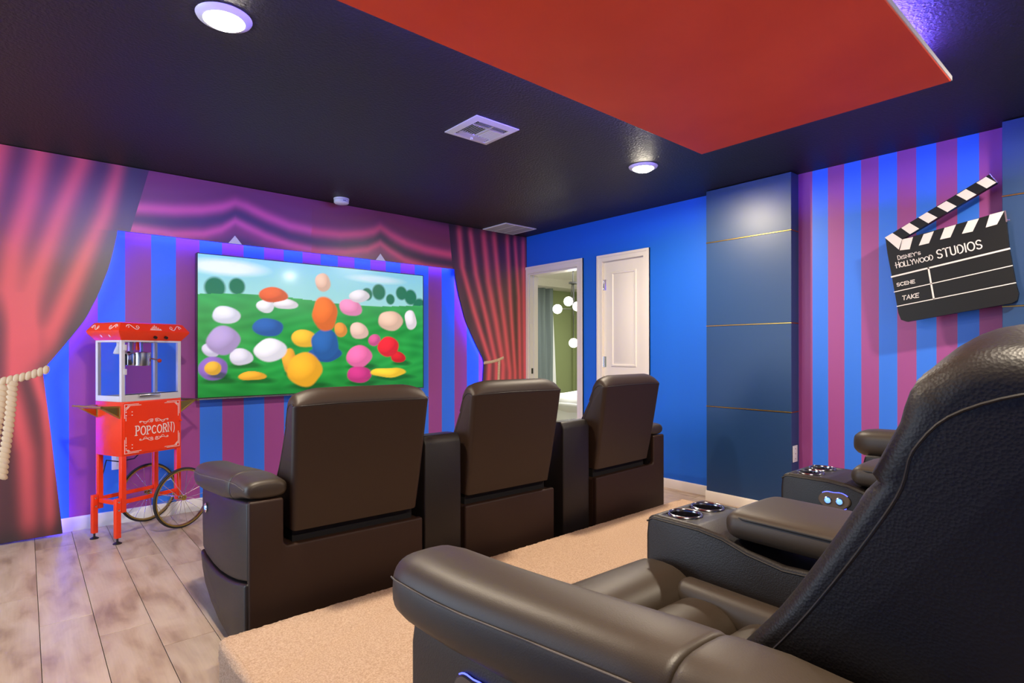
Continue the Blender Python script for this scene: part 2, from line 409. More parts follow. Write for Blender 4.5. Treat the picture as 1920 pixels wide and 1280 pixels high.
obj('door_knob', G().lathe([(.001, -.055), (.02, -.052), (.027, -.04), (.022, -.028), (.009, -.022), (.009, -.006), (.026, -.005), (.026, 0)], (XR + .012, D2[0] + .045, .92), 20, 'x'), M['chrome'], d2)

# ------------------------------------------------------------------ bedroom behind door 1
BX0, BX1, BY0, BY1, BH = XR + .12, 7.86, 2.9, 7.4, 2.44
struct(obj('floor_bedroom', G().box(BX0, BX1, BY0, BY1, -.05, 0), M['wood_room'], sharp=None))
struct(obj('ceiling_bedroom', G().box(BX0, BX1 + .1, BY0, BY1 + .1, BH, BH + .05), M['white'], sharp=None))
struct(obj('wall_bedroom_back', G().box(BX0, BX1 + .1, BY1, BY1 + .1, 0, BH), M['green'], sharp=None))
struct(obj('wall_bedroom_right', G().box(BX1, BX1 + .1, BY0, BY1, 0, BH), M['green'], sharp=None))
struct(obj('wall_bedroom_left', G().box(BX0 - .12, BX0, YB + .12, BY1, 0, BH), M['green'], sharp=None))
struct(obj('wall_bedroom_front', G().box(BX0, BX1, BY0 - .1, BY0, 0, BH), M['green'], sharp=None))
struct(obj('trim_3', G().box(BX0, BX1, BY1 - .42, BY1, 2.30, BH), M['white'], sharp=None))
g = G()
for y in (7.33, 6.2, 6.1, 5.0):
    g.box(BX1 - .02, BX1, y - .012, y + .012, .32, 2.2)
for z in (.32, 2.2): g.box(BX1 - .02, BX1, 5.0, 7.33, z - .012, z + .012)
struct(obj('trim_4', g, M['green'], sharp=None))
# grey drape
g = G(); lo = []
for z in [2.30, 1.8, 1.2, .6, .03]:
    l = []
    for i in range(90):
        x = 5.9 + 1.34 * i / 89; l.append((x, 7.22 + .05 * sin(i * .52) + .012 * sin(i * 1.7 + z), z))
    for i in range(89, -1, -1):
        x = 5.9 + 1.34 * i / 89; l.append((x, 7.235 + .05 * sin(i * .52) + .012 * sin(i * 1.7 + z), z))
    lo.append(l)
g.loft(lo)
dr = obj('drape', g, M['drape'], None, 60); tag(dr, 'grey pleated floor length curtain in the green bedroom', 'curtain')
g = G(); lo = []
for z in [2.30, 1.8, 1.2, .6, .03]:
    sp = 7.25 + .13 * (2.3 - z) / 2.3
    lo.append([(7.24, 7.30, z), (sp, 7.30 + .01 * sin(z * 9), z), (sp, 7.31, z), (7.24, 7.31, z)])
g.loft(lo)
sh = obj('sheer', g, M['bedwhite'], None, 60); tag(sh, 'narrow white sheer curtain edge beside the grey bedroom curtain', 'curtain')
# bed
t = thing('bed', 'white made bed seen through the open doorway', 'bed', (6.35, 4.75, 0), 0.0)
obj('bed_base', bbox(-1.05, 1.05, -.85, .9, .02, .32, .02), M['drape'], t)
obj('mattress', bbox(-1.05, 1.05, -.85, .9, .32, .52, .05, 4), M['bedwhite'], t)
g = G(); N = 30; vv = []; ff = []
for i in range(N + 1):
    for k in range(N + 1):
        u = i / N * 2 - 1; v = k / N * 2 - 1; e = max(abs(u), abs(v))
        z = .60 - .46 * max(0, (e - .9) / .1) ** 1.5 + .012 * sin(u * 7 + v * 3) + .008 * sin(v * 15)
        vv.append((u * 1.1, .02 + v * .93, z))
for i in range(N):
    for k in range(N):
        a = i * (N + 1) + k; ff.append((a, a + 1, a + N + 2, a + N + 1))
g.add(vv, ff)
obj('duvet', g, M['bedwhite'], t, 60)
# chandelier
t = thing('chandelier', 'black rod chandelier with four glowing white globes in the bedroom', 'chandelier', (5.87, 5.49, 0))
g = G().cyl((0, 0, 2.13), (0, 0, BH), .010, n=8).cyl((0, 0, 2.13), (0, 0, 2.155), .06, n=20).cyl((0, 0, BH - .03), (0, 0, BH), .06, n=20)
obj('rod', g, M['black'], t)
def globe(dx, dy, z, arm):
    obj('globe', G().lathe([(.066 * sin(pi * k / 14) + .0004, -.066 * cos(pi * k / 14)) for k in range(15)], (dx, dy, z), 20), M['globe'], t)
    obj('arm', G().tube(arm, .006, 6), M['black'], t)
globe(-.16, .15, 1.775, [(0, 0, 2.13), (0, 0, 1.775), (-.11, .10, 1.775)])
globe(.035, -.05, 1.81, [(.02, 0, 2.13), (.02, 0, 1.84), (.03, -.02, 1.83)])
globe(-.03, .06, 1.885, [(-.02, 0, 2.13), (-.02, .02, 1.95)])
globe(.01, 0.0, 1.295, [(.01, 0, 2.13), (.01, 0, 1.36)])
for k, p in enumerate([(5.75, 5.4, 1.8), (5.9, 5.3, 1.3)]):
    l = bpy.data.lights.new('globe_glow', 'POINT'); l.energy = 9; l.color = (1, .93, .78); l.shadow_soft_size = .09
    o = bpy.data.objects.new('globe_glow', l); C.objects.link(o); o.location = (p[0] - .28, p[1] - .3, p[2])

# ------------------------------------------------------------------ printed curtain mural
def lerp_tab(tab, t):
    if t <= tab[0][0]: return tab[0][1]
    for (a, va), (b, vb) in zip(tab[:-1], tab[1:]):
        if t <= b: return va + (vb - va) * (t - a) / (b - a)
    return tab[-1][1]
def gs(x, w): return exp(-(x / w) ** 2)
def mix(a, b, t): t = max(0, min(1, t)); return tuple(p + (q - p) * t for p, q in zip(a, b))
EDGE_L = sorted([(0.0, .186), (.03, .183), (.211, .167), (.383, .151), (.657, .127), (.895, .103), (1.063, .087), (1.08, .103), (1.233, .206), (1.384, .301), (1.553, .372), (1.735, .429), (1.845, .453), (1.992, .479)])
EDGE_R = sorted([(0.0, 3.54), (.45, 3.565), (.902, 3.593), (1.079, 3.606), (1.276, 3.482), (1.489, 3.367), (1.752, 3.282), (1.987, 3.230)])
def smooth_tab(tab, t):
    s = 0
    for d in (-.03, 0, .03): s += lerp_tab(tab, t + d)
    return s / 3
DK = (0.045, 0.012, 0.022); FOLD = (0.76, 0.085, 0.10); MAUVE = (0.16, 0.03, 0.06)
LF = [([(1.305, -.0), (1.55, -.075), (1.829, -.045), (2.118, .025), (2.409, .075)], .055),
      ([(1.305, -.009), (1.655, .061), (2.048, .171), (2.409, .285)], .05),
      ([(1.309, .135), (1.774, .294), (2.086, .405), (2.403, .488)], .045),
      ([(1.1, -.30), (1.6, -.27), (2.4, -.12)], .06), ([(1.1, -.5), (1.6, -.5), (2.4, -.38)], .06), ([(1.1, -.8), (2.4, -.65)], .07), ([(1.1, -1.1), (2.4, -1.0)], .07), ([(1.1, -1.4), (2.4, -1.35)], .07)]
LFL = [([(.0, .03), (.10, .022), (.543, .008), (.84, -.045), (1.06, -.09)], .045), ([(.60, .12), (.83, .10), (1.06, .045)], .03), ([(0, -.25), (1.06, -.2)], .06), ([(0, -.5), (1.06, -.42)], .06), ([(0, -.8), (1.06, -.66)], .06), ([(0, -1.15), (1.06, -.98)], .07)]
def col_left(x, z):
    a = 0
    tie = 1.03 + .25 * (x + .04)
    if z > tie:
        for tab, w in LF: a += gs(x - lerp_tab(tab, z), w * (1.0 + .25 * (2.4 - z)))
        c = mix(DK, MAUVE, .4 + .3 * sin(x * 9))
        c = mix(c, FOLD, min(1, a))
        e = smooth_tab(EDGE_L, z) if z < 1.99 else .56
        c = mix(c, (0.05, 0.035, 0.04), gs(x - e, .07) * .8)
    else:
        for tab, w in LFL: a += gs(x - lerp_tab(tab, z), w)
        c = mix((0.06, 0.010, 0.016), (.11, .02, .03), .5 + .5 * sin(x * 23)); c = mix(c, FOLD, min(1, a) * (.55 + .45 * z))
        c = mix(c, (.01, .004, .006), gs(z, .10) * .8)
    return c
UP = [(.49, 2.15), (.61, 2.165), (.818, 2.185), (.989, 2.215), (1.12, 2.255), (1.214, 2.30), (1.30, 2.285), (1.45, 2.235), (1.62, 2.19), (1.83, 2.17), (2.05, 2.175), (2.25, 2.21), (2.36, 2.245), (2.426, 2.285), (2.52, 2.24), (2.677, 2.185), (2.90, 2.145), (3.153, 2.13), (3.3, 2.13)]
LO = [(.49, 2.02), (.8, 2.01), (1.0, 2.04), (1.12, 2.09), (1.214, 2.165), (1.30, 2.13), (1.44, 2.08), (1.62, 2.035), (1.85, 2.01), (2.1, 2.03), (2.3, 2.075), (2.426, 2.145), (2.52, 2.09), (2.677, 2.02), (2.9, 1.98), (3.3, 1.96)]
def col_val(x, z):
    u = lerp_tab(UP, x); l = lerp_tab(LO, x)
    a = gs(z - u, .038) + .9 * gs(z - l, .033) + .25 * gs(z - (u + .13), .06)
    c = mix((0.06, 0.014, 0.035), (0.26, 0.03, 0.09), .5 + .5 * sin((z - u) * 30 + 1))
    c = mix(c, (0.80, 0.10, 0.26) if x < 1.8 else (0.80, 0.075, 0.15), min(1, a))
    for p in (1.214, 2.426): c = mix(c, (.02, .01, .02), .45 * gs(x - p - .03, .07) * gs(z - u + .055, .05))
    return c
RF = [([(0, 3.62), (.8, 3.66), (1.083, 3.676), (1.575, 3.48), (2.019, 3.329), (2.375, 3.291)], .030),
      ([(0, 3.74), (1.034, 3.77), (1.5, 3.64), (1.966, 3.50), (2.374, 3.43)], .030),
      ([(0, 3.83), (1.034, 3.86), (1.507, 3.76), (1.905, 3.66), (2.369, 3.60)], .036),
      ([(0, 3.93), (.951, 3.955), (1.432, 3.885), (1.905, 3.80), (2.369, 3.74)], .032),
      ([(0, 4.03), (.951, 4.03), (1.758, 3.96), (2.367, 3.92)], .026), ([(0, 4.12), (1.766, 4.085), (2.365, 4.03)], .024), ([(0, 4.185), (2.391, 4.15)], .03)]
def col_right(x, z):
    a = 0
    for tab, w in RF: a += gs(x - lerp_tab(tab, z), w)
    c = mix((0.055, 0.012, 0.022), (.11, .022, .04), .5 + .5 * sin(x * 31)); c = mix(c, (0.78, 0.085, 0.12), min(1, a))
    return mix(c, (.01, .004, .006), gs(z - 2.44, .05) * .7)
def grid_board(name, x0f, x1f, z0, z1, nx, nz, y, thick, colf, par):
    """thin board whose front carries the print; sides follow its cut outline"""
    me = bpy.data.meshes.new(name); v = []; f = []; cols = []
    for k in range(nz + 1):
        z = z0 + (z1 - z0) * k / nz; a = x0f(z); b = x1f(z)
        for i in range(nx + 1):
            x = a + (b - a) * i / nx; v.append((x, y, z)); cols.append(colf(x, z))
    for k in range(nz):
        for i in range(nx):
            a = k * (nx + 1) + i; f.append((a, a + 1, a + nx + 2, a + nx + 1))
    rim = [i for i in range(nx + 1)] + [k * (nx + 1) + nx for k in range(1, nz + 1)] + [nz * (nx + 1) + i for i in range(nx - 1, -1, -1)] + [k * (nx + 1) for k in range(nz - 1, 0, -1)]
    n0 = len(v)
    for i in rim: v.append((v[i][0], y + thick, v[i][2])); cols.append((.01, .01, .02))
    n1 = len(v)
    for i in rim: v.append(v[i]); cols.append((.01, .01, .02))
    m = len(rim)
    for k in range(m):
        q = (k + 1) % m; f.append((n1 + k, n0 + k, n0 + q, n1 + q))
    f.append(tuple(n0 + k for k in range(m)))
    me.from_pydata(v, [], f)
    at = me.color_attributes.new('print', 'FLOAT_COLOR', 'POINT')
    at.data.foreach_set('color', [c for q in cols for c in (*q, 1.0)])
    me.update()
    return link(name, me, M['mural'], par, None)
YM = 4.624
cm = thing('curtain_mural', 'printed red stage curtain boards with a cut out opening framing the big screen', 'wall mural', (0, 0, 0))
grid_board('left_curtain_board', lambda z: XL + .001, lambda z: smooth_tab(EDGE_L, z), 0.012, 1.992, 190, 170, YM, .02, col_left, cm)
slL = lambda z: .548 + (.657 - .548) * (z - 1.992) / .44
slR = lambda z: 3.212 + (3.163 - 3.212) * (z - 1.992) / .44
grid_board('left_curtain_head', lambda z: XL + .001, slL, 1.992, H - .004, 190, 40, YM, .02, col_left, cm)
grid_board('valance_board', slL, slR, 1.992, H - .004, 240, 50, YM, .02, col_val, cm)
grid_board('right_curtain_head', slR, lambda z: XR - .003, 1.992, H - .004, 110, 36, YM, .02, col_right, cm)
grid_board('right_curtain_board', lambda z: smooth_tab(EDGE_R, z), lambda z: XR - .003, 0.012, 1.992, 110, 150, YM, .02, col_right, cm)
for xc in (1.211, 2.425):
    obj('white_triangle', G().poly([(xc - .046, YM - .0012, 1.993), (xc + .05, YM - .0012, 1.993), (xc, YM - .0012, 2.055)], (0, .001, 0)), M['plastic'], cm, None)
def rope(path, r, name):
    g = G(); tot = 0; seg = []
    for a, b in zip(path[:-1], path[1:]):
        seg.append((tot, Vector(a), Vector(b), (Vector(b) - Vector(a)).length)); tot += seg[-1][3]
    n = int(tot / (r * 1.3))
    for k in range(n + 1):
        d = tot * k / n
        for s0, a, b, l in seg:
            if d <= s0 + l + 1e-6: break
        t = (b - a).normalized(); p = a + t * (d - s0); ang = math.atan2(t.y, t.x) + .95
        u = Vector((cos(ang), sin(ang))); w2 = Vector((-u.y, u.x))
        pts = []
        lo = [[], [], []]
        for j in range(12):
            an = 2 * pi * j / 12
            for q, (s, h) in enumerate(((1, 0), (.82, .0045), (.4, .008))):
                e = p + u * cos(an) * r * 1.30 * s + w2 * sin(an) * r * .80 * s
                lo[q].append((e.x, YM - .0005 - h, e.y))
        g.loft(lo)
    return stuff(obj(name, g, M['rope'], cm, 50))
rope([(-.75, 1.06), (-.55, 1.0), (-.35, .965), (-.112, .992), (-.04, 1.010), (.023, 1.028), (.103, 1.060)], .023, 'rope_tieback')
rope([(-.055, .985), (-.062, .86), (-.075, .70), (-.092, .55), (-.103, .42)], .024, 'rope_tail')
rope([(-.10, .96), (-.115, .80), (-.14, .62), (-.16, .50)], .024, 'rope_tail')
rope([(3.610, 1.058), (3.70, 1.066), (3.78, 1.082), (3.855, 1.105)], .0145, 'rope_tieback')
rope([(3.805, 1.07), (3.80, .95), (3.795, .80), (3.80, .6)], .015, 'rope_tail')
# led strips behind the cut edges
g = G()
ptsL = [(smooth_tab(EDGE_L, z) - .020, YB - .040, z) for z in [.03 + i * .05 for i in range(39)]]
ptsR = [(smooth_tab(EDGE_R, z) + .045, YB - .034, z) for z in [.03 + i * .05 for i in range(39)]]
g.tube(ptsL, .005, 5); g.tube(ptsR, .005, 5); g.tube([(.45 + i * .1, YB - .040, 2.008) for i in range(29)], .005, 5)
obj('led_strip', g, M['strip'], cm, None)
g = G()
g.box(-.3, -.26, YM + .02, YB - .001, .1, 2.4); obj('batten', g, M['black'], cm, None)
obj('batten', G().box(3.95, 3.99, YM + .02, YB - .001, .1, 2.4), M['black'], cm, None); obj('batten', G().box(.7, 3.1, YM + .02, YB - .001, 2.2, 2.24), M['black'], cm, None)

# ------------------------------------------------------------------ big screen
def ell(x, z, cx, cz, a, b, s=.02):
    d = sqrt(((x - cx) / a) ** 2 + ((z - cz) / b) ** 2); return max(0, min(1, (1 - d) / s + .5))
BL = [(.50, .30, .075, .06, (.02, .10, .33)), (.345, .25, .03, .10, (.80, .38, .03)), (.045, .33, .03, .05, (.62, .60, .78)), (.735, .42, .03, .05, (.62, .10, .28)), (.86, .27, .04, .05, (.60, .015, .02)), (.155, .28, .045, .06, (.70, .70, .82)), (.57, .50, .03, .06, (.75, .30, .05)),  # generic bright balls, flowers and bushes in the picture's colours: cx, cz, rx, rz, colour
    (.055, .20, .052, .085, (.25, .13, .50)), (.055, .20, .030, .050, (.75, .42, .03)), (.09, .40, .060, .10, (.42, .32, .62)), (.10, .58, .05, .065, (.72, .74, .86)),
    (.20, .14, .055, .032, (.80, .40, .03)), (.27, .33, .065, .085, (.80, .80, .86)), (.26, .50, .060, .070, (.02, .11, .38)), (.25, .66, .035, .05, (.78, .80, .84)),
    (.41, .18, .075, .13, (.85, .42, .02)), (.41, .42, .055, .07, (.85, .50, .03)), (.50, .38, .062, .12, (.02, .12, .38)), (.50, .62, .055, .14, (.80, .17, .02)),
    (.49, .87, .035, .07, (.78, .52, .38)), (.66, .28, .062, .09, (.80, .16, .40)), (.66, .13, .060, .07, (.55, .04, .22)), (.66, .49, .045, .07, (.78, .55, .45)), (.62, .68, .055, .07, (.82, .28, .50)),
    (.81, .36, .055, .085, (.75, .02, .03)), (.82, .585, .065, .085, (.78, .54, .40)), (.81, .14, .095, .04, (.85, .58, .03)), (.93, .60, .032, .09, (.80, .76, .80)), (.33, .68, .05, .04, (.78, .76, .80)), (.66, .78, .05, .05, (.76, .74, .78)),
    (.28, .745, .06, .055, (.72, .12, .03))]
def col_tv(u, v):
    hz = .72 + .02 * sin(u * 7)
    if v > hz:
        c = mix((.30, .62, .62), (.20, .55, .66), (v - hz) * 3)
        c = mix(c, (.78, .86, .88), .9 * ell(u, v, .10, .92, .13, .05, .8) + .5 * ell(u, v, .75, .93, .12, .03, .8))
        for cx, cz, r in ((.06, .77, .05), (.14, .79, .04), (.70, .80, .035), (.76, .825, .045), (.88, .83, .04), (.93, .80, .045), (.98, .72, .05), (.82, .77, .03)):
            c = mix(c, (.015, .16, .08), ell(u, v, cx, cz, r * .75, r * 1.5, .25))
    else:
        n = .5 + .5 * sin(u * 31 + 3 * sin(v * 17)) * sin(v * 43 + 2 * sin(u * 11))
        c = mix((.010, .22, .03), (.02, .33, .05), n); c = mix(c, (.006, .12, .02), max(0, .18 - v) * 3.5)
        c = mix(c, (.08, .42, .16), max(0, (v - .5)) * 1.5)
    u, v = u + .003 * sin(v * 38 + u * 9), v + .005 * sin(u * 46 + v * 13)
    for cx, cz, a, b, k in BL:
        e = ell(u, v, cx, cz, a, b, .10)
        if cz < .3: c = mix(c, (.004, .05, .01), .7 * ell(u, v, cx + .02, cz - b, a * 1.2, .025, .6))
        if e > 0:
            s = .72 + .38 * max(0, 1 - (((u - cx) / a + .35) ** 2 + ((v - cz) / b - .4) ** 2))
            c = mix(c, tuple(q * s for q in k), e)
    return c
TX0, TX1, TZ0, TZ1, TY = .950, 2.868, .826, 1.897, 4.615
t = thing('flat_screen_tv', 'wall mounted flat screen showing a bright green meadow with colourful shapes', 'television', ((TX0 + TX1) / 2, TY, TZ0))
wt, ht = TX1 - TX0, TZ1 - TZ0
obj('casing', bbox(-wt / 2, wt / 2, .004, .055, 0, ht, .003, 1), M['tv_frame'], t)
g = G(); e = .006
g.box(-wt / 2, wt / 2, -.003, .004, 0, .012); g.box(-wt / 2, wt / 2, -.003, .004, ht - e, ht); g.box(-wt / 2, -wt / 2 + e, -.003, .004, .012, ht - e); g.box(wt / 2 - e, wt / 2, -.003, .004, .012, ht - e)
obj('bezel', g, M['tv_frame'], t, None)
obj('lower_trim', bbox(-wt / 2, wt / 2, -.004, .006, -.004, .007, .001, 1), M['steel'], t)
obj('wall_bracket', G().box(-.4, .4, .055, YB - TY - .001, .3, .7), M['black'], t, None)
NX, NZ = 340, 190; me = bpy.data.meshes.new('screen'); v = []; f = []; cc = []
for k in range(NZ + 1):
    for i in range(NX + 1):
        v.append((-wt / 2 + e + (wt - 2 * e) * i / NX, -.001, .012 + (ht - .012 - e) * k / NZ)); cc += [*col_tv(i / NX, k / NZ), 1]
for k in range(NZ):
    for i in range(NX):
        a = k * (NX + 1) + i; f.append((a, a + 1, a + NX + 2, a + NX + 1))
me.from_pydata(v, [], f); at = me.color_attributes.new('print', 'FLOAT_COLOR', 'POINT'); at.data.foreach_set('color', cc)
link('screen', me, M['screen'], t, None)

# ------------------------------------------------------------------ carpeted riser
RZ = 0.17; RX0, RX1, RY0, RY1 = .508, 3.40, YF + .02, 2.176
def ring(ins, z, amp, rc=.035):
    x0, x1, y0, y1 = RX0 + ins, RX1 - ins, RY0 + ins, RY1 - ins; r = max(rc - ins, .004); st = .011; pts = []
    def seg(a, b, fine):
        n = max(1, int((Vector(b) - Vector(a)).length / (st if fine else .1)))
        for i in range(n): pts.append((a[0] + (b[0] - a[0]) * i / n, a[1] + (b[1] - a[1]) * i / n))
    def arc(cx, cy, a0):
        for i in range(6): a = a0 + pi / 2 * i / 6; pts.append((cx + r * cos(a), cy + r * sin(a)))
    # fixed count: base outline without inset, then scaled inward
    return pts, x0, x1, y0, y1, r
rc = .03; cor = [((RX1 - rc, RY0 + rc), -pi / 2), ((RX1 - rc, RY1 - rc), 0), ((RX0 + rc, RY1 - rc), pi / 2), ((RX0 + rc, RY0 + rc), pi)]
base = []
for k in range(4):
    (cx, cy), a0 = cor[k]
    for i in range(6): a = a0 + pi / 2 * i / 5; base.append((cx + rc * cos(a), cy + rc * sin(a), cos(a), sin(a)))
    (nx_, ny_), na = cor[(k + 1) % 4]; a = a0 + pi / 2; p = (cx + rc * cos(a), cy + rc * sin(a)); q = (nx_ + rc * cos(a), ny_ + rc * sin(a))
    L_ = math.hypot(q[0] - p[0], q[1] - p[1]); st = .009 if k in (1, 2) else .1; n = int(L_ / st)
    for i in range(1, n): base.append((p[0] + (q[0] - p[0]) * i / n, p[1] + (q[1] - p[1]) * i / n, cos(a), sin(a)))
loops = []; RN = .022
sec = [(0, 0), (0, .05), (0, .1)] + [(0, .10 + .008 * i) for i in range(1, 6)] + [(RN * (1 - cos(pi / 2 * i / 7)), RZ - RN + RN * sin(pi / 2 * i / 7)) for i in range(8)]
for ins, z in sec:
    l = []
    for x, y, nx_, ny_ in base:
        r1, r2 = random.uniform(-.0022, .0022), random.uniform(-.0018, .0018)
        l.append((x - nx_ * (ins + r1), y - ny_ * (ins + r1), max(0, z + r2 * (1 if ins > .05 or True else 0))))
    loops.append(l)
g = G(); g.loft(loops)
riser = obj('carpeted_riser', g, M['carpet'], None, 80); tag(riser, 'tan carpeted platform step carrying the back row of recliners', 'platform')

# ------------------------------------------------------------------ recliners
BP = [(.090, .455), (.060, .60), (.030, .78), (.004, .94), (.000, .965), (.010, .992), (.030, 1.015), (.058, 1.027), (.082, 1.018), (.100, .985), (.114, .93), (.128, .885), (.140, .872), (.152, .845), (.185, .785), (.235, .705), (.285, .640), (.33, .575), (.345, .50), (.30, .455)]
def catmull(P, n=4):
    out = []
    for i in range(len(P) - 1):
        p0 = P[max(i - 1, 0)]; p1 = P[i]; p2 = P[i + 1]; p3 = P[min(i + 2, len(P) - 1)]
        for k in range(n):
            t = k / n; q = []
            for a in (0, 1):
                q.append(.5 * (2 * p1[a] + (p2[a] - p0[a]) * t + (2 * p0[a] - 5 * p1[a] + 4 * p2[a] - p3[a]) * t * t + (3 * p1[a] - p0[a] - 3 * p2[a] + p3[a]) * t ** 3))
            out.append(tuple(q))
    return out + [P[-1]]
BP = BP[:3] + catmull(BP[3:11], 3) + [(.1395, .876), (.135, .869), (.1415, .861)] + catmull([(.148, .850), (.185, .785), (.235, .705), (.285, .640), (.33, .575), (.345, .50)], 3) + [BP[-1]]
def inset_pt(p, c, d):
    v = Vector((c[0] - p[0], c[1] - p[1])); L = v.length
    return (p[0] + v.x / L * min(d, L * .9), p[1] + v.y / L * min(d, L * .9))
def backrest_geo(deep=0.0):
    g = G(); loops = []; r = .025; hw = .300
    ts = [r * (1 - cos(pi / 2 * k / 7)) for k in range(8)] + [.05, .075, .11, .16, hw]
    xs = [-hw + t for t in ts] + [hw - t for t in reversed(ts[:-1])]
    for x in xs:
        d = hw - abs(x); ins = r * (1 - sqrt(max(0, 1 - (1 - min(d, r) / r) ** 2)))
        drop = .032 * max(0, 1 - d / .13) ** 2.0
        l = []
        for p in BP:
            # nearest interior direction: use centre line of the slab at that height
            c = (.075 + max(0, .95 - p[1]) * .22, min(max(p[1], .50), .955))
            q = inset_pt(p, c, ins)
            z = q[1] - (drop * min(1, max(0, (p[1] - .955) / .05)))
            sh = deep * max(0, min(1, (.10 - q[0]) / .07)) if z > .6 else deep * max(0, min(1, (.14 - q[0]) / .07))
            tp = 1 - .055 * max(0, min(1, (.95 - z) / .5))
            l.append((x * tp, q[0] - sh, z))
        loops.append(l)
    return g.loft(loops)
def profile_line(ins, lo=.50):
    out = []
    for p in BP[3:-3]:
        c = (.075 + max(0, .95 - p[1]) * .22, min(max(p[1], .50), .955)); out.append(inset_pt(p, c, ins))
    return out
geo_cache = {}
def part(key, fn, material, parent, name, sharp=40):
    if key not in geo_cache:
        o = obj(name, fn(), material, parent, sharp); geo_cache[key] = o.data; return o
    o = bpy.data.objects.new(name, geo_cache[key]); C.objects.link(o); o.parent = parent; return o
ZT = [(.07, .674), (.2, .686), (.32, .682), (.45, .672), (.60, .660), (.86, .648)]; ZB = [(.07, .603), (.15, .596), (.27, .565), (.40, .548), (.55, .540), (.86, .528)]
def arm_pad_geo(s, front, ends=True):
    """s=-1 left arm, +1 right arm"""
    g = G(); loops = []; n = 32
    if front:
        ys = [.270, .271, .274, .280, .33, .40, .48, .56, .64, .71, .77, .805, .830, .846, .854]; 
    else:
        ys = [.075, .078, .086, .10, .13, .16, .20, .24, .259, .2655, .2685, .2695]
    for y in ys:
        t = max(0, (y - .1) / .74)
        xi = .325 - .028 * (1 - t) + .015 * t; xo = .455 + .055 * min(1, t * 1.3); zt = lerp_tab(ZT, y); zb = lerp_tab(ZB, y)
        if front: d0 = y - .270; d1 = .854 - y; e0, e1 = .010, .075
        else: d0 = y - .075; d1 = .2695 - y; e0, e1 = .025, .010
        ins = 0
        if d0 < e0: ins = max(ins, e0 * (1 - sqrt(max(0, 1 - (1 - d0 / e0) ** 2))))
        if d1 < e1: ins = max(ins, e1 * (1 - sqrt(max(0, 1 - (1 - d1 / e1) ** 2))))
        cx = (xi + xo) / 2; cz = (zt + zb) / 2; hw = max((xo - xi) / 2 - ins * .95, .004); hh = max((zt - zb) / 2 - ins * .62, .004)
        l = []
        for k in range(n):
            a = 2 * pi * k / n; ca, sa = cos(a), sin(a); p = 3.0
            l.append((s * (cx + hw * abs(ca) ** (2 / p) * (1 if ca >= 0 else -1)), y, cz + hh * abs(sa) ** (2 / 2.5) * (1 if sa >= 0 else -1)))
        loops.append(l)
    return g.loft(loops)
def pad_pipe(s):
    g = G(); pts = []
    for i in range(34):
        y = .10 + i * .0215; t = max(0, (y - .1) / .74); xo = .455 + .055 * min(1, t * 1.3)
        e = max(0, (y - .784) / .07); ins = .07 * (1 - sqrt(max(0, 1 - min(1, e) ** 2)))
        pts.append((s * (xo - ins * .95 + .0005), y, lerp_tab(ZT, y) - .034 - .004 * t))
    return g.tube(pts, .0015, 6)
SEAM = [(.075, .300), (.21, .268), (.32, .250), (.435, .238), (.56, .234), (.70, .237), (.78, .252)]
def flare(bm):
    for v_ in bm.verts:
        if abs(v_.co.x) > .40: v_.co.x *= 1 + .055 * sin(min(1, max(0, (v_.co.y - .075) / .6)) * pi / 2)
    return bm
def arm_panel_up(s):
    pts = [(.080, .60)] + SEAM + [(.795, .36), (.795, .50), (.785, .545), (.30, .575)]
    return flare(prism_bm([(p[0], p[1]) for p in pts], 'x', *sorted((s * .318, s * .449)), r=.012, seg=3, ang=.6))
def arm_panel_low(s):
    pts = [(p[0], p[1] - .006) for p in SEAM] + [(.772, .225), (.74, .17), (.68, .115), (.56, .07), (.42, .035), (.25, .012), (.075, .004)]
    return flare(prism_bm(pts, 'x', *sorted((s * .318, s * .459)), r=.014, seg=3, ang=.6))
def button_geo(r): return G().lathe([(r * .2, -.004), (r * .62, -.0035), (r * .8, -.001), (r * .8, 0)], (0, 0, 0), 18, 'x')
def oval(n=40, a=.052, b=.032):
    out = []
    for k in range(n):
        t = 2 * pi * k / n; c = cos(t)
        waist = 1 - .16 * gs(c, .35)
        out.append((a * c, b * sin(t) * waist))
    return out
def control(parent, x, y, z, s=-1, sc=1.0, tilt=0.0):
    """oval two button power panel on a face looking towards s*x"""
    ov = oval(); R = lambda p: (p[0] * cos(tilt) - p[1] * sin(tilt), p[0] * sin(tilt) + p[1] * cos(tilt))
    def lp(k, d): return [(x + s * d, y + R(p)[0] * k * sc, z + R(p)[1] * k * sc) for p in ov]
    pan = obj('control_panel', G().loft([lp(1.0, 0), lp(1.0, .003), lp(.93, .006)]), M['gunmetal'], parent)
    def arc(i0, i1):
        return [(x + s * .0012, y + R(ov[i % 40])[0] * 1.03 * sc, z + R(ov[i % 40])[1] * 1.03 * sc) for i in range(i0, i1)]
    obj('glow_strip', G().tube(arc(5, 17), .0014, 6), M['led_blue'], pan); obj('glow_strip', G().tube(arc(25, 36), .0014, 6), M['led_blue'], pan)
    for dy in (-.019, .019):
        q = R((dy, 0)); b = G().lathe([(.0002, s * .0105), (.006, s * .010), (.009, s * .008), (.0095, s * .005)], (x, y + q[0] * sc, z + q[1] * sc), 18, 'x')
        obj('button', b, M['led_btn'], pan)
        g = G().lathe([(.0095, s * .006), (.0095, s * .0098), (.0118, s * .009), (.0118, s * .006)], (x, y + q[0] * sc, z + q[1] * sc), 18, 'x')
        obj('button_rim', g, M['chrome'], pan)
    return pan
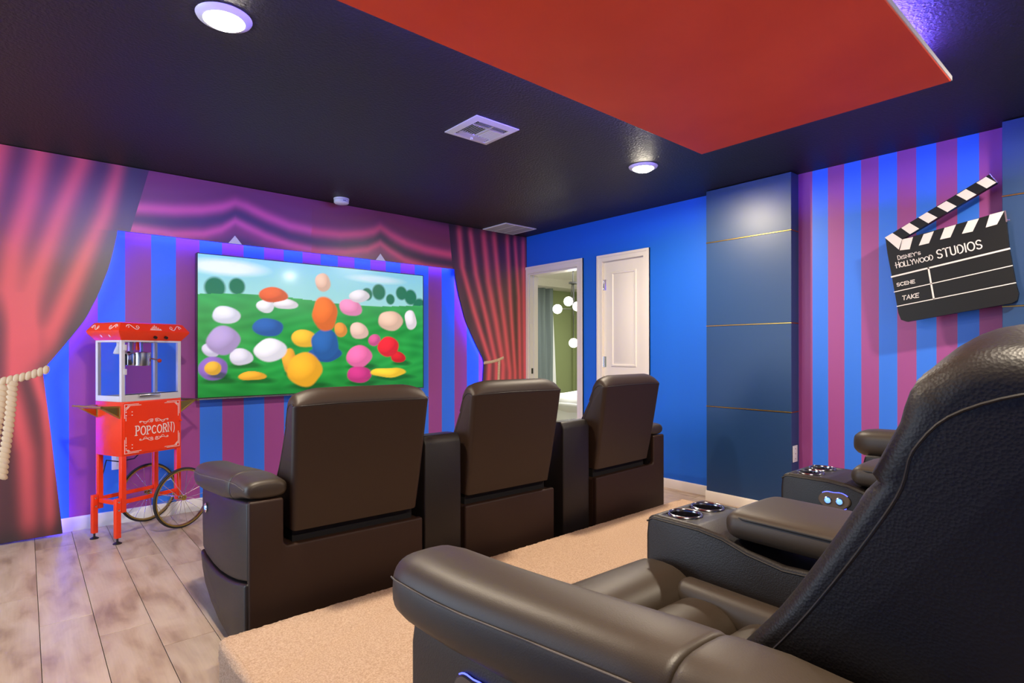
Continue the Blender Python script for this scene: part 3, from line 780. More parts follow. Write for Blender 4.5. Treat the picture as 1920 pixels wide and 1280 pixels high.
def recliner(label, x, y, z, rz, left_arm=False, right_arm=False, ctrl=None, group=None, deep=0.0, sx=1.0):
    t = thing('recliner', label, 'recliner', (x, y, z), rz, group); t.scale = (sx, 1, 1)
    # lower body
    def body():
        bm = prism_bm([(.085, .012), (.085, .405), (.35, .405), (.35, .30), (.78, .30), (.80, .12), (.72, .012)], 'x', -.300, .300, r=.012, seg=3, ang=.6); return bm
    part('body', body, M['vinyl'], t, 'lower_body')
    def shell():
        pts = [(-.300, .012), (-.300, .412), (.300, .412), (.300, .012)]
        if left_arm: pts = [(-.446, .012), (-.446, .602), (-.318, .602), (-.318, .425), (-.305, .412), (.300, .412), (.300, .012)]
        if right_arm: pts = [(.446, .012), (.446, .602), (.318, .602), (.318, .425), (.305, .412), (-.300, .412), (-.300, .012)]
        return prism_bm(pts, 'y', .066, .10, r=.009, seg=3, ang=.6)
    part('shell%d%d' % (left_arm, right_arm), shell, M['vinyl'], t, 'rear_shell', 40)
    part('under', lambda: G().box(-.27, .27, .12, .33, .40, .50), M['gap'], t, 'back_hinge_frame', None)  # near-black block, paints the shade in the gap under the back
    b = part('back%g' % deep, lambda: backrest_geo(deep), M['leather'] if deep else M['leather_back'], t, 'backrest', 50)
    def rear_panel():
        return prism_bm([(.0865, .462), (.0565, .60), (.0265, .78), (.0015, .93), (.006, .93), (.034, .78), (.064, .60), (.094, .462)], 'x', -.262, .262, r=0)
    def seams():
        g = G()
        for s in (-1, 1):
            pr = catmull([(.305, .575), (.262, .625), (.212, .692), (.165, .765), (.128, .828), (.108, .868), (.099, .905), (.084, .940), (.057, .963), (.030, .968), (.014, .962)])
            def sh(p): return deep * max(0, min(1, (.10 - p[0]) / .07))
            g.tube([(s * .2995 * (1 - .055 * max(0, min(1, (.95 - p[1]) / .5))), p[0] - sh(p), p[1]) for p in pr], .0017, 6)
        # top rear seam
        g.tube([(-.290, .007 - deep, .955), (-.27, .0005 - deep, .961), (-.12, -.0005 - deep, .965), (.12, -.0005 - deep, .965), (.27, .0005 - deep, .961), (.290, .007 - deep, .955)], .0022, 6)
        return g
    part('seams%g' % deep, seams, M['seam'], b, 'piping', 60)
    # seat
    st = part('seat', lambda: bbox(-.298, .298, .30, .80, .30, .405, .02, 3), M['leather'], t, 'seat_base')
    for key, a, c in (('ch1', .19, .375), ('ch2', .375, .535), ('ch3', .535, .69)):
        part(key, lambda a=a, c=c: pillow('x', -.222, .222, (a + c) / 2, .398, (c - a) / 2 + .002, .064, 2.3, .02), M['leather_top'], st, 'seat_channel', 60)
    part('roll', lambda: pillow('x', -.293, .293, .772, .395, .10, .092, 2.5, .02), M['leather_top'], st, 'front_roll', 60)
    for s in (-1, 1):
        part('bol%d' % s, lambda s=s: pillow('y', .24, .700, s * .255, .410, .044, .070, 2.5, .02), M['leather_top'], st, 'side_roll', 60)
    part('foot', lambda: bbox(-.285, .285, .795, .875, .045, .335, .03, 4), M['leather_top'], t, 'footrest', 50)
    # head and back cushions on the front of the back
    part('headc', lambda: pillow('x', -.235, .235, .085, .925, .040, .062, 2.6, .035), M['leather_top'], b, 'head_cushion', 60)
    part('lumb', lambda: pillow('x', -.235, .235, .135, .770, .048, .09, 2.4, .035), M['leather_top'], b, 'lumbar_cushion', 60)
    part('lumb2', lambda: pillow('x', -.235, .235, .205, .610, .065, .085, 2.4, .035), M['leather_top'], b, 'lumbar_cushion', 60)
    for on, s in ((left_arm, -1), (right_arm, 1)):
        if not on: continue
        part('ap%d' % s, lambda: arm_panel_up(s), M['leather'], t, 'arm_panel', 40)
        part('al%d' % s, lambda: arm_panel_low(s), M['leather'], t, 'lower_arm_panel', 40)
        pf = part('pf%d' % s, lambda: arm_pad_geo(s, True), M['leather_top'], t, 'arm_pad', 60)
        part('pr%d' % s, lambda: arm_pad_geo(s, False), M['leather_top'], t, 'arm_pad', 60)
        part('pp%d' % s, lambda: pad_pipe(s), M['thread'], pf, 'stitching', 60)
    if ctrl: control(t, *ctrl)
    if group == FG and left_arm:
        cb = obj('round_button', G().lathe([(.022, 0), (.022, -.003), (.017, -.006), (.012, -.004), (.001, -.004)], (-.474, .70, .455), 24, 'x'), M['chrome'], t, 40)
        obj('button', G().lathe([(.009, 0), (.009, -.007), (.001, -.008)], (-.474, .70, .455), 16, 'x'), M['led_btn'], cb, 40)
    return t
def console(label, x, y, z, rz, wb=.215, wf_=.19, rear_h=.775, ctrl=False, group=None):
    t = thing('console', label, 'console', (x, y, z), rz, group)
    def wid(yy): return (wb + (wf_ - wb) * max(0, min(1, (yy - .075) / .73))) / 2
    prof = [(.085, rear_h - .02), (.10, rear_h), (.20, rear_h - .005), (.235, rear_h - .03), (.27, .60), (.36, .555), (.46, .548), (.54, .560), (.60, .578), (.66, .585), (.79, .585), (.808, .575), (.812, .53), (.812, .05), (.80, .012), (.085, .012), (.075, .05), (.075, rear_h - .04)]
    bm = prism_bm(prof, 'x', -.5, .5, r=0)
    for v_ in bm.verts: v_.co.x *= 2 * wid(v_.co.y)
    ed = [e_ for e_ in bm.edges if e_.calc_face_angle(0) > .5]
    bmesh.ops.bevel(bm, geom=ed, offset=.010, segments=3, profile=.5, affect='EDGES', clamp_overlap=True)
    body = obj('console_body', bm, M['leather'], t, 40)
    # bore the two cup holders out of the top
    cut = obj('cutter', G().cyl((-.051, .738, .50), (-.051, .738, .64), .0385, n=40).cyl((.051, .738, .50), (.051, .738, .64), .0385, n=40), None, t, None)
    md = body.modifiers.new('bore', 'BOOLEAN'); md.operation = 'DIFFERENCE'; md.object = cut; md.solver = 'EXACT'
    bpy.context.view_layer.update(); dg = bpy.context.evaluated_depsgraph_get()
    nm = bpy.data.meshes.new_from_object(body.evaluated_get(dg)); body.modifiers.clear(); body.data = nm; bpy.data.objects.remove(cut)
    # piping along the top edge
    for s in (-1, 1):
        pts = [(s * (wid(p[0]) - .001), p[0], p[1] - .0095) for p in prof[5:12]]
        obj('piping', G().tube(pts, .0022, 6), M['seam'], body, 60)
    # padded lid
    lid = obj('lid', pillow('y', .235, .600, 0, .608, wf_ / 2 + .004, .036, 4.0, .035), M['leather_top'], t, 60)
    for s in (-1, 1):
        g = G()
        g.tube([(s * (wf_ / 2 + .0025 - (.012 if k in (0,) else 0)), .58 - k * .035, .628) for k in range(9)], .0025, 6)
        obj('piping', g, M['seam'], lid, 60)
    for cx in (-.051, .051):
        cyc = .738
        c = obj('cup_holder', G().lathe([(.0383, -.002), (.0375, -.006), (.036, -.06), (.033, -.076), (.001, -.078)], (cx, cyc, .586), 36, 'z', False), M['cup'], t, 40)
        obj('chrome_rim', G().lathe([(.0372, -.006), (.0375, .002), (.0400, .0034), (.0425, .0024), (.0440, -.001)], (cx, cyc, .5865), 40, 'z', False), M['rim'], c, 60)
    if ctrl: control(t, -(wid(.66)) - .0005, .640, .520, -1, .92, -.05)
    return t

FG, BG_ = 'front row recliners', 'back row recliners'
R_ = math.radians
recliner('front row recliner nearest the popcorn cart, with a rounded arm on its left', 1.083, 2.180, 0, R_(-2.0), left_arm=True, group=FG)
console('brown upholstered console between the left and middle front recliners', 1.512, 2.185, 0, R_(-2), .205, .19, group='front row consoles')
recliner('middle recliner of the front row, between the two upholstered consoles', 1.940, 2.182, 0, R_(-1.5), group=FG)
console('brown upholstered console between the middle and right front recliners', 2.452, 2.190, 0, R_(.5), .225, .19, .765, group='front row consoles')
recliner('front row recliner nearest the blue wall, right arm just visible', 2.905, 2.190, 0, R_(2.5), right_arm=True, group=FG)
recliner('large dark recliner in the foreground, its left arm and tall back closest to the camera', .903, .050, RZ, R_(-2.2), left_arm=True, ctrl=(-.4725, .60, .49, -1, 1.0, -.1), group=BG_, deep=.06, sx=.90)
console('back row console with two cup holders beside the foreground recliner', 1.309, .066, RZ, R_(-1.4), .225, .232, .70, group='back row consoles')
recliner('back row recliner between the two cup holder consoles, mostly hidden by the foreground recliner', 1.710, .055, RZ, R_(0), group=BG_, deep=.06, sx=.86)
console('back row console with a glowing blue two button control panel on its side', 2.092, .063, RZ, R_(0), .225, .232, .70, ctrl=True, group='back row consoles')
recliner('rightmost back row recliner, only its arm pad showing before the striped wall', 2.495, .085, RZ, R_(0), right_arm=True, group=BG_, deep=.06, sx=.92)

# ------------------------------------------------------------------ stroke lettering
def arcp(cx, cy, rx, ry, a0, a1, n=12):
    return [(cx + rx * cos(math.radians(a0 + (a1 - a0) * k / n)), cy + ry * sin(math.radians(a0 + (a1 - a0) * k / n))) for k in range(n + 1)]
GL = {
 'A': (.62, [[(0, 0), (.31, 1), (.62, 0)], [(.10, .32), (.52, .32)]]),
 'C': (.60, [arcp(.34, .5, .32, .5, 50, 310)]),
 'D': (.60, [[(.04, 0), (.04, 1)], [(.04, 1), (.2, 1)] + arcp(.2, .5, .38, .5, 90, -90) + [(.04, 0)]]),
 'E': (.50, [[(.5, 1), (.03, 1), (.03, 0), (.5, 0)], [(.03, .52), (.42, .52)]]),
 'G': (.64, [arcp(.34, .5, .32, .5, 50, 350) + [(.40, .42)]]),
 'H': (.58, [[(.03, 0), (.03, 1)], [(.55, 0), (.55, 1)], [(-.12, .52), (.55, .58)]]),
 'I': (.10, [[(.05, 0), (.05, 1)]]),
 'K': (.56, [[(.03, 0), (.03, 1)], [(.54, 1), (.06, .45), (.56, 0)]]),
 'L': (.46, [[(.03, 1), (.03, 0), (.46, 0)]]),
 'N': (.58, [[(.03, 0), (.03, 1), (.55, 0), (.55, 1)]]),
 'O': (.70, [arcp(.35, .5, .34, .5, 0, 360, 22)]),
 'P': (.54, [[(.06, 0), (.06, 1), (.26, 1)] + arcp(.26, .74, .26, .26, 90, -90, 8) + [(.06, .48)]]),
 'R': (.56, [[(.06, 0), (.06, 1), (.26, 1)] + arcp(.26, .75, .25, .25, 90, -90, 8) + [(.06, .5)], [(.28, .5), (.56, 0)]]),
 'S': (.52, [arcp(.27, .74, .24, .26, 30, 270, 12) + arcp(.26, .24, .25, .24, 90, -150, 12)]),
 'T': (.56, [[(0, 1), (.56, 1)], [(.28, 1), (.28, 0)]]),
 'U': (.56, [[(.04, 1), (.04, .28)] + arcp(.28, .28, .24, .28, 180, 360, 10) + [(.52, 1)]]),
 'W': (.86, [[(0, 1), (.2, 0), (.43, .8), (.66, 0), (.86, 1)]]),
 'Y': (.56, [[(0, 1), (.28, .5), (.56, 1)], [(.28, .5), (.28, 0)]]),
 "'": (.14, [[(.08, 1), (.04, .75)]]),
}
SERIF = {'P': [(.06, 0, .15), (0.02, 1, .08)], 'R': [(.06, 0, .13), (.56, 0, .10)], 'N': [(.03, 0, .12), (.55, 1, .12), (.03, 1, .10)], 'G': [(.46, .42, .12)], 'C': [], 'O': []}
def ribbon(g, pts, w, P, thick):
    """flat stroke through 2D points pts, mapped by P(x, y, d)"""
    m = len(pts); L = []; R = []
    closed = (abs(pts[0][0] - pts[-1][0]) + abs(pts[0][1] - pts[-1][1])) < 1e-6
    for i in range(m):
        a = pts[i - 1] if i > 0 else (pts[-2] if closed else pts[0]); b = pts[i + 1] if i < m - 1 else (pts[1] if closed else pts[-1])
        d1 = Vector((pts[i][0] - a[0], pts[i][1] - a[1])); d2 = Vector((b[0] - pts[i][0], b[1] - pts[i][1]))
        if d1.length < 1e-9: d1 = d2
        if d2.length < 1e-9: d2 = d1
        d1.normalize(); d2.normalize(); t = d1 + d2
        if t.length < .2: t = d1
        t.normalize(); n = Vector((-t.y, t.x)); k = 1 / max(.5, n.dot(Vector((-d1.y, d1.x))))
        q = Vector(pts[i])
        if not closed:
            if i == 0: q = q - d2 * w / 2
            if i == m - 1: q = q + d1 * w / 2
        L.append(q + n * w / 2 * k); R.append(q - n * w / 2 * k)
    v = [P(p.x, p.y, thick) for p in L] + [P(p.x, p.y, thick) for p in R] + [P(p.x, p.y, 0) for p in L] + [P(p.x, p.y, 0) for p in R]; f = []
    for i in range(m - 1):
        f += [(i, i + 1, m + i + 1, m + i), (2 * m + i, 3 * m + i, 3 * m + i + 1, 2 * m + i + 1), (i, 2 * m + i, 2 * m + i + 1, i + 1), (m + i, m + i + 1, 3 * m + i + 1, 3 * m + i)]
    f += [(0, m, 3 * m, 2 * m), (m - 1, 3 * m - 1, 4 * m - 1, 2 * m - 1)]
    g.add(v, f)
def text(g, s, P, x0, y0, x1, h, w, thick=.0012, serif=False, gap=.16, hs=None):
    """text fitted between x0 and x1 on baseline y0"""
    tot = sum(GL[c][0] for c in s) + gap * (len(s) - 1); k = (x1 - x0) / tot; x = x0
    for i, c in enumerate(s):
        hh = hs[i] if hs else h
        for st in GL[c][1]: ribbon(g, [(x + p[0] * k, y0 + p[1] * hh) for p in st], w, P, thick)
        if serif:
            for sx, sy, sw in SERIF.get(c, []): ribbon(g, [(x + (sx - sw) * k, y0 + sy * hh), (x + (sx + sw) * k, y0 + sy * hh)], w * .8, P, thick)
        x += (GL[c][0] + gap) * k

# ------------------------------------------------------------------ clapperboard wall decoration
CX = 4.04
t = thing('clapperboard', 'giant black and white film clapperboard mounted on the striped wall', 'wall decoration', (CX, .84, 1.60))
def W(y, z, d=0.0): return (-d, y - .84, z - 1.60)
slate = [(1.144, 1.872), (1.055, 1.85), (0.583, 1.933), (0.575, 1.871), (0.563, 1.727), (0.537, 1.538), (0.525, 1.48), (0.53, 1.445), (0.552, 1.43), (1.033, 1.349), (1.062, 1.362), (1.076, 1.404), (1.11, 1.631), (1.133, 1.773)]
sl = obj('slate', G().poly([W(*p) for p in slate], (.036, 0, 0)), M['slate'], t, 30)
stk = obj('clap_stick', G().poly([W(*p, .004) for p in [(1.146, 1.874), (.645, 2.146), (.613, 2.093), (1.058, 1.848)]], (.034, 0, 0)), M['slate'], t, 30)
PA = [[(1.068, 1.785), (1.017, 1.785), (1.0, 1.856), (1.055, 1.85)], [(0.971, 1.8), (0.921, 1.807), (0.897, 1.874), (0.947, 1.864)], [(0.868, 1.82), (0.819, 1.826), (0.793, 1.895), (0.846, 1.885)], [(0.766, 1.838), (0.718, 1.843), (0.69, 1.912), (0.739, 1.905)], [(0.661, 1.856), (0.613, 1.865), (0.583, 1.933), (0.644, 1.924)]]
PB = [[(1.146, 1.874), (1.105, 1.896), (1.055, 1.85), (1.072, 1.79)], [(1.059, 1.919), (1.017, 1.943), (0.968, 1.9), (1.014, 1.874)], [(0.972, 1.967), (0.929, 1.991), (0.879, 1.95), (0.923, 1.924)], [(0.881, 2.014), (0.837, 2.038), (0.789, 1.998), (0.832, 1.973)], [(0.791, 2.063), (0.747, 2.087), (0.7, 2.046), (0.744, 2.022)], [(0.701, 2.112), (0.659, 2.136), (0.615, 2.094), (0.656, 2.071)]]
for q in PA: obj('white_block', G().poly([W(*p, .0008) for p in q], (.0007, 0, 0)), M['slate_white'], sl, None)
for q in PB: obj('white_block', G().poly([W(*p, .0048) for p in q], (.0007, 0, 0)), M['slate_white'], stk, None)
g = G(); PS = lambda x, y, d: W(-x, y, d)
for (a, b, w_) in (((1.11, 1.628), (.563, 1.725), .0095), ((1.097, 1.534), (.55, 1.632), .005), ((1.082, 1.445), (.537, 1.538), .005), ((.924, 1.662), (.898, 1.477), .0085)):
    ribbon(g, [(-a[0], a[1]), (-b[0], b[1])], w_, PS, .0008)
obj('ruled_lines', g, M['slate_white'], sl, None)
def frame(a, b, shear=0.0):
    """local text frame with its baseline from a to b (y, z on the board)"""
    A = Vector((-a[0], a[1])); B = Vector((-b[0], b[1])); u = (B - A).normalized(); n = Vector((-u.y, u.x))
    return (lambda x, y, d: PS((A + u * (x + shear * y) + n * y).x, (A + u * (x + shear * y) + n * y).y, d)), (B - A).length
LT = lambda: obj('lettering', g, M['slate_white'], sl, None)
g = G(); F, Ln = frame((1.079, 1.727), (.962, 1.747)); text(g, "DISNEY'S", F, .002, 0, Ln, .020, .0032, .0008, hs=[.026, .018, .020, .020, .020, .020, .020, .016])
LT(); g = G(); F, Ln = frame((1.093, 1.678), (.900, 1.708)); text(g, 'HOLLYWOOD', F, .008, 0, Ln, .028, .0040, .0008, gap=.10, hs=[.034, .028, .030, .030, .030, .028, .026, .026, .030])
LT(); g = G(); F, Ln = frame((.879, 1.712), (.676, 1.744)); text(g, 'STUDIOS', F, 0, 0, Ln, .048, .0062, .0008)
LT(); g = G(); F, Ln = frame((1.082, 1.567), (.991, 1.580)); text(g, 'SCENE', F, 0, 0, Ln, .019, .0038, .0008)
LT(); g = G(); F, Ln = frame((1.054, 1.481), (.972, 1.493), .15); text(g, 'TAKE', F, 0, 0, Ln, .024, .0040, .0008)
LT()
obj('metal_corner', G().poly([W(.583, 1.934, .001), W(.577, 1.934, .001), W(.570, 1.871, .001), W(.576, 1.871, .001)], (.030, 0, 0)), M['steel'], sl, None)
obj('hinge_pin', G().cyl(W(.577, 1.884, -.01), W(.560, 1.882, -.01), .004, n=10), M['chrome'], sl)
obj('tip_plate', G().poly([W(.645, 2.147, .005), W(.641, 2.149, .005), W(.609, 2.095, .005), W(.613, 2.092, .005)], (.03, 0, 0)), M['steel'], stk, None)
g = G(); g.box(.03, XR - CX - .001, -.14, -.10, -.02, .02); g.box(.03, XR - CX - .001, .12, .16, -.02, .02)
obj('mounting_block', g, M['black'], t, None)

# ------------------------------------------------------------------ popcorn cart
t = thing('popcorn_cart', 'red popcorn machine on a two wheeled cart, standing before the striped wall', 'popcorn machine', (.450, 4.190, 0), R_(24.5))
CW, CD = .385, .265
cab = obj('cabinet', bbox(0, CW, 0, CD, .527, .865, .003, 2), M['red'], t)
door = obj('cabinet_door', bbox(.012, CW - .012, -.004, .0, .537, .857, .0015, 1), M['red'], t)
for z in (.585, .79):
    hg = obj('hinge', bbox(.018, .068, -.0065, -.004, z - .018, z + .018, .001, 1), M['red'], door)
    g = G()
    for dx in (.024, .060):
        for dz in (-.010, .010): g.lathe([(.0035, 0), (.0028, -.002), (.0005, -.0028)], (dx, -.0065, z + dz), 8, 'y')
    obj('rivet', g, M['print'], hg)
PF = lambda x, y, d: (x, -.0045 - d, y)
g = G(); text(g, 'POPCORN', PF, .083, .650, .315, .050, .0062, .0008, serif=True, gap=.20, hs=[.058, .053, .050, .048, .050, .053, .058])
ribbon(g, arcp(.322, .672, .012, .036, -60, 70, 8), .004, PF, .0008)  # bracket-shaped reflection beside the N, drawn as white print
obj('lettering', g, M['print'], door, None)
def scroll(g, P, x0, y0, sx, sy, w):
    """half of a mirrored flourish: two spirals joined by a wave"""
    sp = []
    for k in range(22):
        a = k / 21 * 2.4 * pi; r = .010 * (1 - k / 26); sp.append((x0 + sx * (.018 + r * cos(a + 2.4)), y0 + sy * (.004 + r * sin(a + 2.4))))
    ribbon(g, sp, w, P, .0008)
    ribbon(g, [(x0 + sx * (.006 + .085 * k / 14), y0 + sy * (.013 - .012 * (k / 14) + .005 * sin(k * .62))) for k in range(15)], w, P, .0008)
    ribbon(g, arcp(x0 + sx * .088, y0 + sy * .004, .005 * sx, .005 * sy, 100, 400, 10), w * .8, P, .0008)
    ribbon(g, [(x0 + sx * (.03 + .04 * k / 8), y0 + sy * (-.004 + .006 * sin(k * .9))) for k in range(9)], w * .8, P, .0008)
g = G()
for sx in (-1, 1):
    scroll(g, PF, .199, .728, sx, 1, .0028); scroll(g, PF, .199, .624, sx, -1, .0028)
obj('flourish', g, M['print'], door, None)
g = G()
for cx, cz, sx, sz in ((.016, .848, 1, -1), (CW - .016, .848, -1, -1), (.016, .545, 1, 1), (CW - .016, .545, -1, 1)):
    ribbon(g, [(cx, cz), (cx + sx * .085, cz)], .0028, PF, .0008); ribbon(g, [(cx + sx * .02, cz + sz * .008), (cx + sx * .10, cz + sz * .008)], .0028, PF, .0008)
    ribbon(g, [(cx, cz), (cx, cz + sz * .085)], .0028, PF, .0008); ribbon(g, [(cx + sx * .008, cz + sz * .02), (cx + sx * .008, cz + sz * .10)], .0028, PF, .0008)
    ribbon(g, [(cx + sx * .02, cz + sz * .008), (cx + sx * .02, cz + sz * .02), (cx + sx * .008, cz + sz * .02)], .0045, PF, .0008)
    ribbon(g, [(cx + sx * .030, cz + sz * .008), (cx + sx * .030, cz + sz * .014), (cx + sx * .014, cz + sz * .030), (cx + sx * .008, cz + sz * .030)], .0025, PF, .0008)
obj('corner_print', g, M['print'], door, None)
obj('door_knob', G().cyl((CW - .012, -.018, .715), (CW - .012, 0, .715), .006, n=12), M['red'], door)
LG = .030
def leg(x, y, z0, z1): return bbox(x, x + LG, y, y + LG, z0, z1, .003, 2)
for x, y in ((0, 0), (0, CD - LG), (CW - LG, 0), (CW - LG, CD - LG)):
    obj('leg', leg(x, y, .185, .535), M['red'], t)
for y in (0, CD - LG):
    lo = obj('lower_leg', leg(-.031, y + .0, .035, .275), M['red'], t)
    obj('foot_pad', G().lathe([(.024, 0), (.024, .004), (.010, .012), (.006, .014), (.006, .037)], (-.016, y + LG / 2, 0), 20), M['black'], lo)
    g = G()
    for z in (.255, .205): g.lathe([(.006, 0), (.005, -.004), (.001, -.005)], (-.016, y if y == 0 else y, z), 10, 'y')
    obj('bolt', g, M['chrome'], lo)
obj('cross_rail', bbox(.0, .022, LG, CD - LG, .225, .250, .002, 1), M['red'], t)
obj('side_rail', bbox(LG, CW - LG, .004, .024, .235, .258, .002, 1), M['red'], t)
obj('side_rail', bbox(LG, CW - LG, CD - .024, CD - .004, .235, .258, .002, 1), M['red'], t)
obj('axle', G().cyl((CW - .018, -.055, .2), (CW - .018, CD + .08, .2), .007, n=12), M['steel'], t)
def wheel(y):
    c = (CW - .018, y, .2)
    r = obj('wheel', G().lathe([(.179, -.010), (.188, -.011), (.188, .011), (.179, .010), (.176, .0), (.179, -.010)], c, 56, 'y', False), M['brass'], t, 40)
    ty = []
    for k in range(13):
        a = 2 * pi * k / 12; ty.append((.192 + .008 * cos(a), .010 * sin(a)))
    obj('tyre', G().lathe(ty, c, 56, 'y', False), M['tyre'], r, 50)
    obj('hub', G().lathe([(.004, -.028), (.009, -.027), (.010, -.018), (.018, -.016), (.018, -.012), (.010, -.010), (.010, .010), (.018, .012), (.018, .016), (.006, .02)], c, 20, 'y'), M['brass'], r, 40)
    for k in range(18):
        a = 2 * pi * k / 18; b = a + (.5 if k % 2 else -.5); s = .013 if k % 2 else -.013
        sp = G().cyl((c[0] + .014 * cos(b), y + s, .2 + .014 * sin(b)), (c[0] + .178 * cos(a), y, .2 + .178 * sin(a)), .0014, n=5)
        obj('spoke', sp, M['steel'], r, None)
wheel(-.040); wheel(CD + .055)
# push handles : triangular brackets and a bar
for sgn, x0 in ((-1, 0), (1, CW)):
    for y in (.012, CD - .022):
        g = G(); tri = [(x0, .835), (x0 + sgn * .118, .842), (x0, .765)]
        for a, b in ((0, 1), (1, 2), (2, 0)):
            g.tube([(tri[a][0], y + .005, tri[a][1]), (tri[b][0], y + .005, tri[b][1])], .0055, 6)
        g.poly([(p[0], y + .004, p[1]) for p in tri], (0, .002, 0))
        obj('handle_bracket', g, M['brass'], t, 30)
    obj('push_handle', G().cyl((x0 + sgn * .118, -.012, .842), (x0 + sgn * .118, CD + .012, .842), .0085, n=14), M['brass'], t)
# glass box
Z0, Z1 = .865, 1.246; PWD = .022
for x, y in ((0, 0), (0, CD - PWD), (CW - PWD, 0), (CW - PWD, CD - PWD)):
    obj('corner_post', bbox(x, x + PWD, y, y + PWD, Z0, Z1, .0015, 1), M['silver'], t)
g = G(); g.box(PWD, CW - PWD, 0, .010, Z0, Z0 + .040); g.box(PWD, CW - PWD, CD - .01, CD, Z0, Z0 + .03)
g.box(0, .01, PWD, CD - PWD, Z0, Z0 + .035); g.box(CW - .01, CW, PWD, CD - PWD, Z0, Z0 + .035)
g.box(0, .01, PWD, CD - PWD, Z1 - .012, Z1); g.box(CW - .01, CW, PWD, CD - PWD, Z1 - .012, Z1); g.box(PWD, CW - PWD, 0, .008, Z1 - .010, Z1); g.box(.01, CW - .01, CD - .01, CD, Z1 - .012, Z1)
obj('box_frame', g, M['silver'], t, None)
obj('tray_floor', bbox(.01, CW - .01, .01, CD - .01, Z0 + .001, Z0 + .012, .002, 1), M['steel'], t)
obj('front_pane', G().box(PWD, CW - PWD, .003, .006, Z0 + .045, Z1 - .01), M['glass'], t, None)
obj('rear_pane', G().box(PWD, CW - PWD, CD - .006, CD - .003, Z0 + .03, Z1 - .012), M['glass'], t, None)
obj('side_pane', G().box(.003, .006, PWD, CD - PWD, Z0 + .035, Z1 - .012), M['glass'], t, None)
obj('side_pane', G().box(CW - .006, CW - .003, PWD, CD - PWD, Z0 + .035, Z1 - .012), M['glass'], t, None)
obj('door_handle', bbox(.10, .235, -.016, -.004, Z0 + .024, Z0 + .040, .003, 2), M['steel'], t)
obj('door_slot', G().box(.025, CW - .022, -.001, .001, Z0 + .041, Z0 + .045), M['black'], t, None)
for z in (1.05, 1.20): obj('pane_hinge', bbox(.012, .030, -.006, 0, z - .018, z + .018, .0015, 1), M['silver'], t)
# kettle and lamp
kt = obj('kettle', G().lathe([(.001, 1.083), (.052, 1.083), (.054, 1.090), (.054, 1.160), (.058, 1.163), (.058, 1.168), (.050, 1.170), (.001, 1.176)], (.205, .135, 0), 36), M['steel'], t, 30)
obj('kettle_hanger', G().box(.198, .212, .128, .142, 1.175, Z1 + .01).box(.125, .15, .125, .145, 1.16, Z1 + .01), M['steel'], kt, None)
obj('kettle_drive', bbox(.105, .150, .112, .160, 1.085, 1.168, .006, 2), M['chrome'], kt)
obj('kettle_gear', G().tube([(.15, .135, 1.165), (.12, .13, 1.172), (.10, .13, 1.15), (.10, .13, 1.10), (.085, .14, 1.05)], .007, 8), M['black'], kt)
obj('tilt_lever', G().cyl((.257, .12, 1.13), (.288, .09, 1.118), .005, n=8), M['chrome'], kt)
obj('lever_knob', G().lathe([(.013 * sin(pi * k / 8) + .0003, -.013 * cos(pi * k / 8)) for k in range(9)], (.293, .085, 1.115), 16), M['red'], kt, 60)
obj('stir_knob', G().cyl((.165, .11, 1.185), (.165, .11, 1.24), .013, .008, 14), M['red'], kt)
obj('warming_lamp', G().lathe([(.018, 1.25), (.018, 1.215), (.030, 1.185), (.036, 1.165), (.030, 1.160), (.001, 1.158)], (.075, .14, 0), 24), M['plastic'], t, 40)
# flared canopy
lo = []
for ins, z in ((.000, Z1), (-.032, 1.292), (-.036, 1.304), (-.006, 1.352), (.004, 1.358)):
    lo.append([(ins, ins, z), (CW - ins, ins, z), (CW - ins, CD - ins, z), (ins, CD - ins, z)])
can = obj('canopy', G().loft(lo), M['red'], t, 20)
def slant(p0, p1, side):
    """map for drawing on the upper slanted canopy faces"""
    if side == 'front': return lambda x, y, d: (x, -.036 + .030 * y - .001 - d, 1.304 + .048 * y)
    if side == 'left': return lambda x, y, d: (-.036 + .030 * y - .001 - d, x, 1.304 + .048 * y)
def cscroll(g, P, cx, s, k=1.0):
    q = lambda x, y, d: P(cx + (x) * s, .5 + y, d)
    ribbon(g, [(-.035 + .07 * i / 14, .28 * sin(i / 14 * 2 * pi)) for i in range(15)], .0065, lambda x, y, d: P(cx + x * s, .5 + y, d), .0008)
    for sx, c in ((-1, -.030), (1, .030)):
        pts = []
        for i in range(14):
            a = i / 13 * 1.8 * pi; r = 1 - i / 18; pts.append((c + sx * .010 * r * cos(a), .05 * sx + .26 * r * sin(a)))
        v = [P(cx + x * s, .5 + y, .0006) for x, y in pts]; g.tube(v, .0016, 5)
g = G(); PFs = slant(0, 0, 'front'); PLs = slant(0, 0, 'left')
def sc2(P, cx, s):
    pts = [P(cx + s * (-.040 + .08 * i / 20), .5 + .30 * sin(i / 20 * 2 * pi), .0006) for i in range(21)]
    g.tube(pts, .0019, 5)
    for sx in (-1, 1):
        g.tube([P(cx + s * sx * (.028 + .010 * (1 - i / 18) * cos(i / 13 * 5.6)), .5 - sx * .02 + .26 * (1 - i / 18) * sin(i / 13 * 5.6), .0006) for i in range(14)], .0015, 5)
sc2(PFs, .055, 1); sc2(PFs, CW - .055, -1); sc2(PLs, .04, 1); sc2(PLs, CD - .04, -1)
for k in range(7):
    h_ = .62 - .16 * abs(k - 3)
    g.tube([PFs(.165 + k * .010, .22, .0006), PFs(.165 + k * .010, .22 + h_, .0006)], .0022, 5)
g.tube([PFs(.158, .2, .0006), PFs(.232, .2, .0006)], .002, 5)
obj('canopy_print', g, M['print'], can, 60)
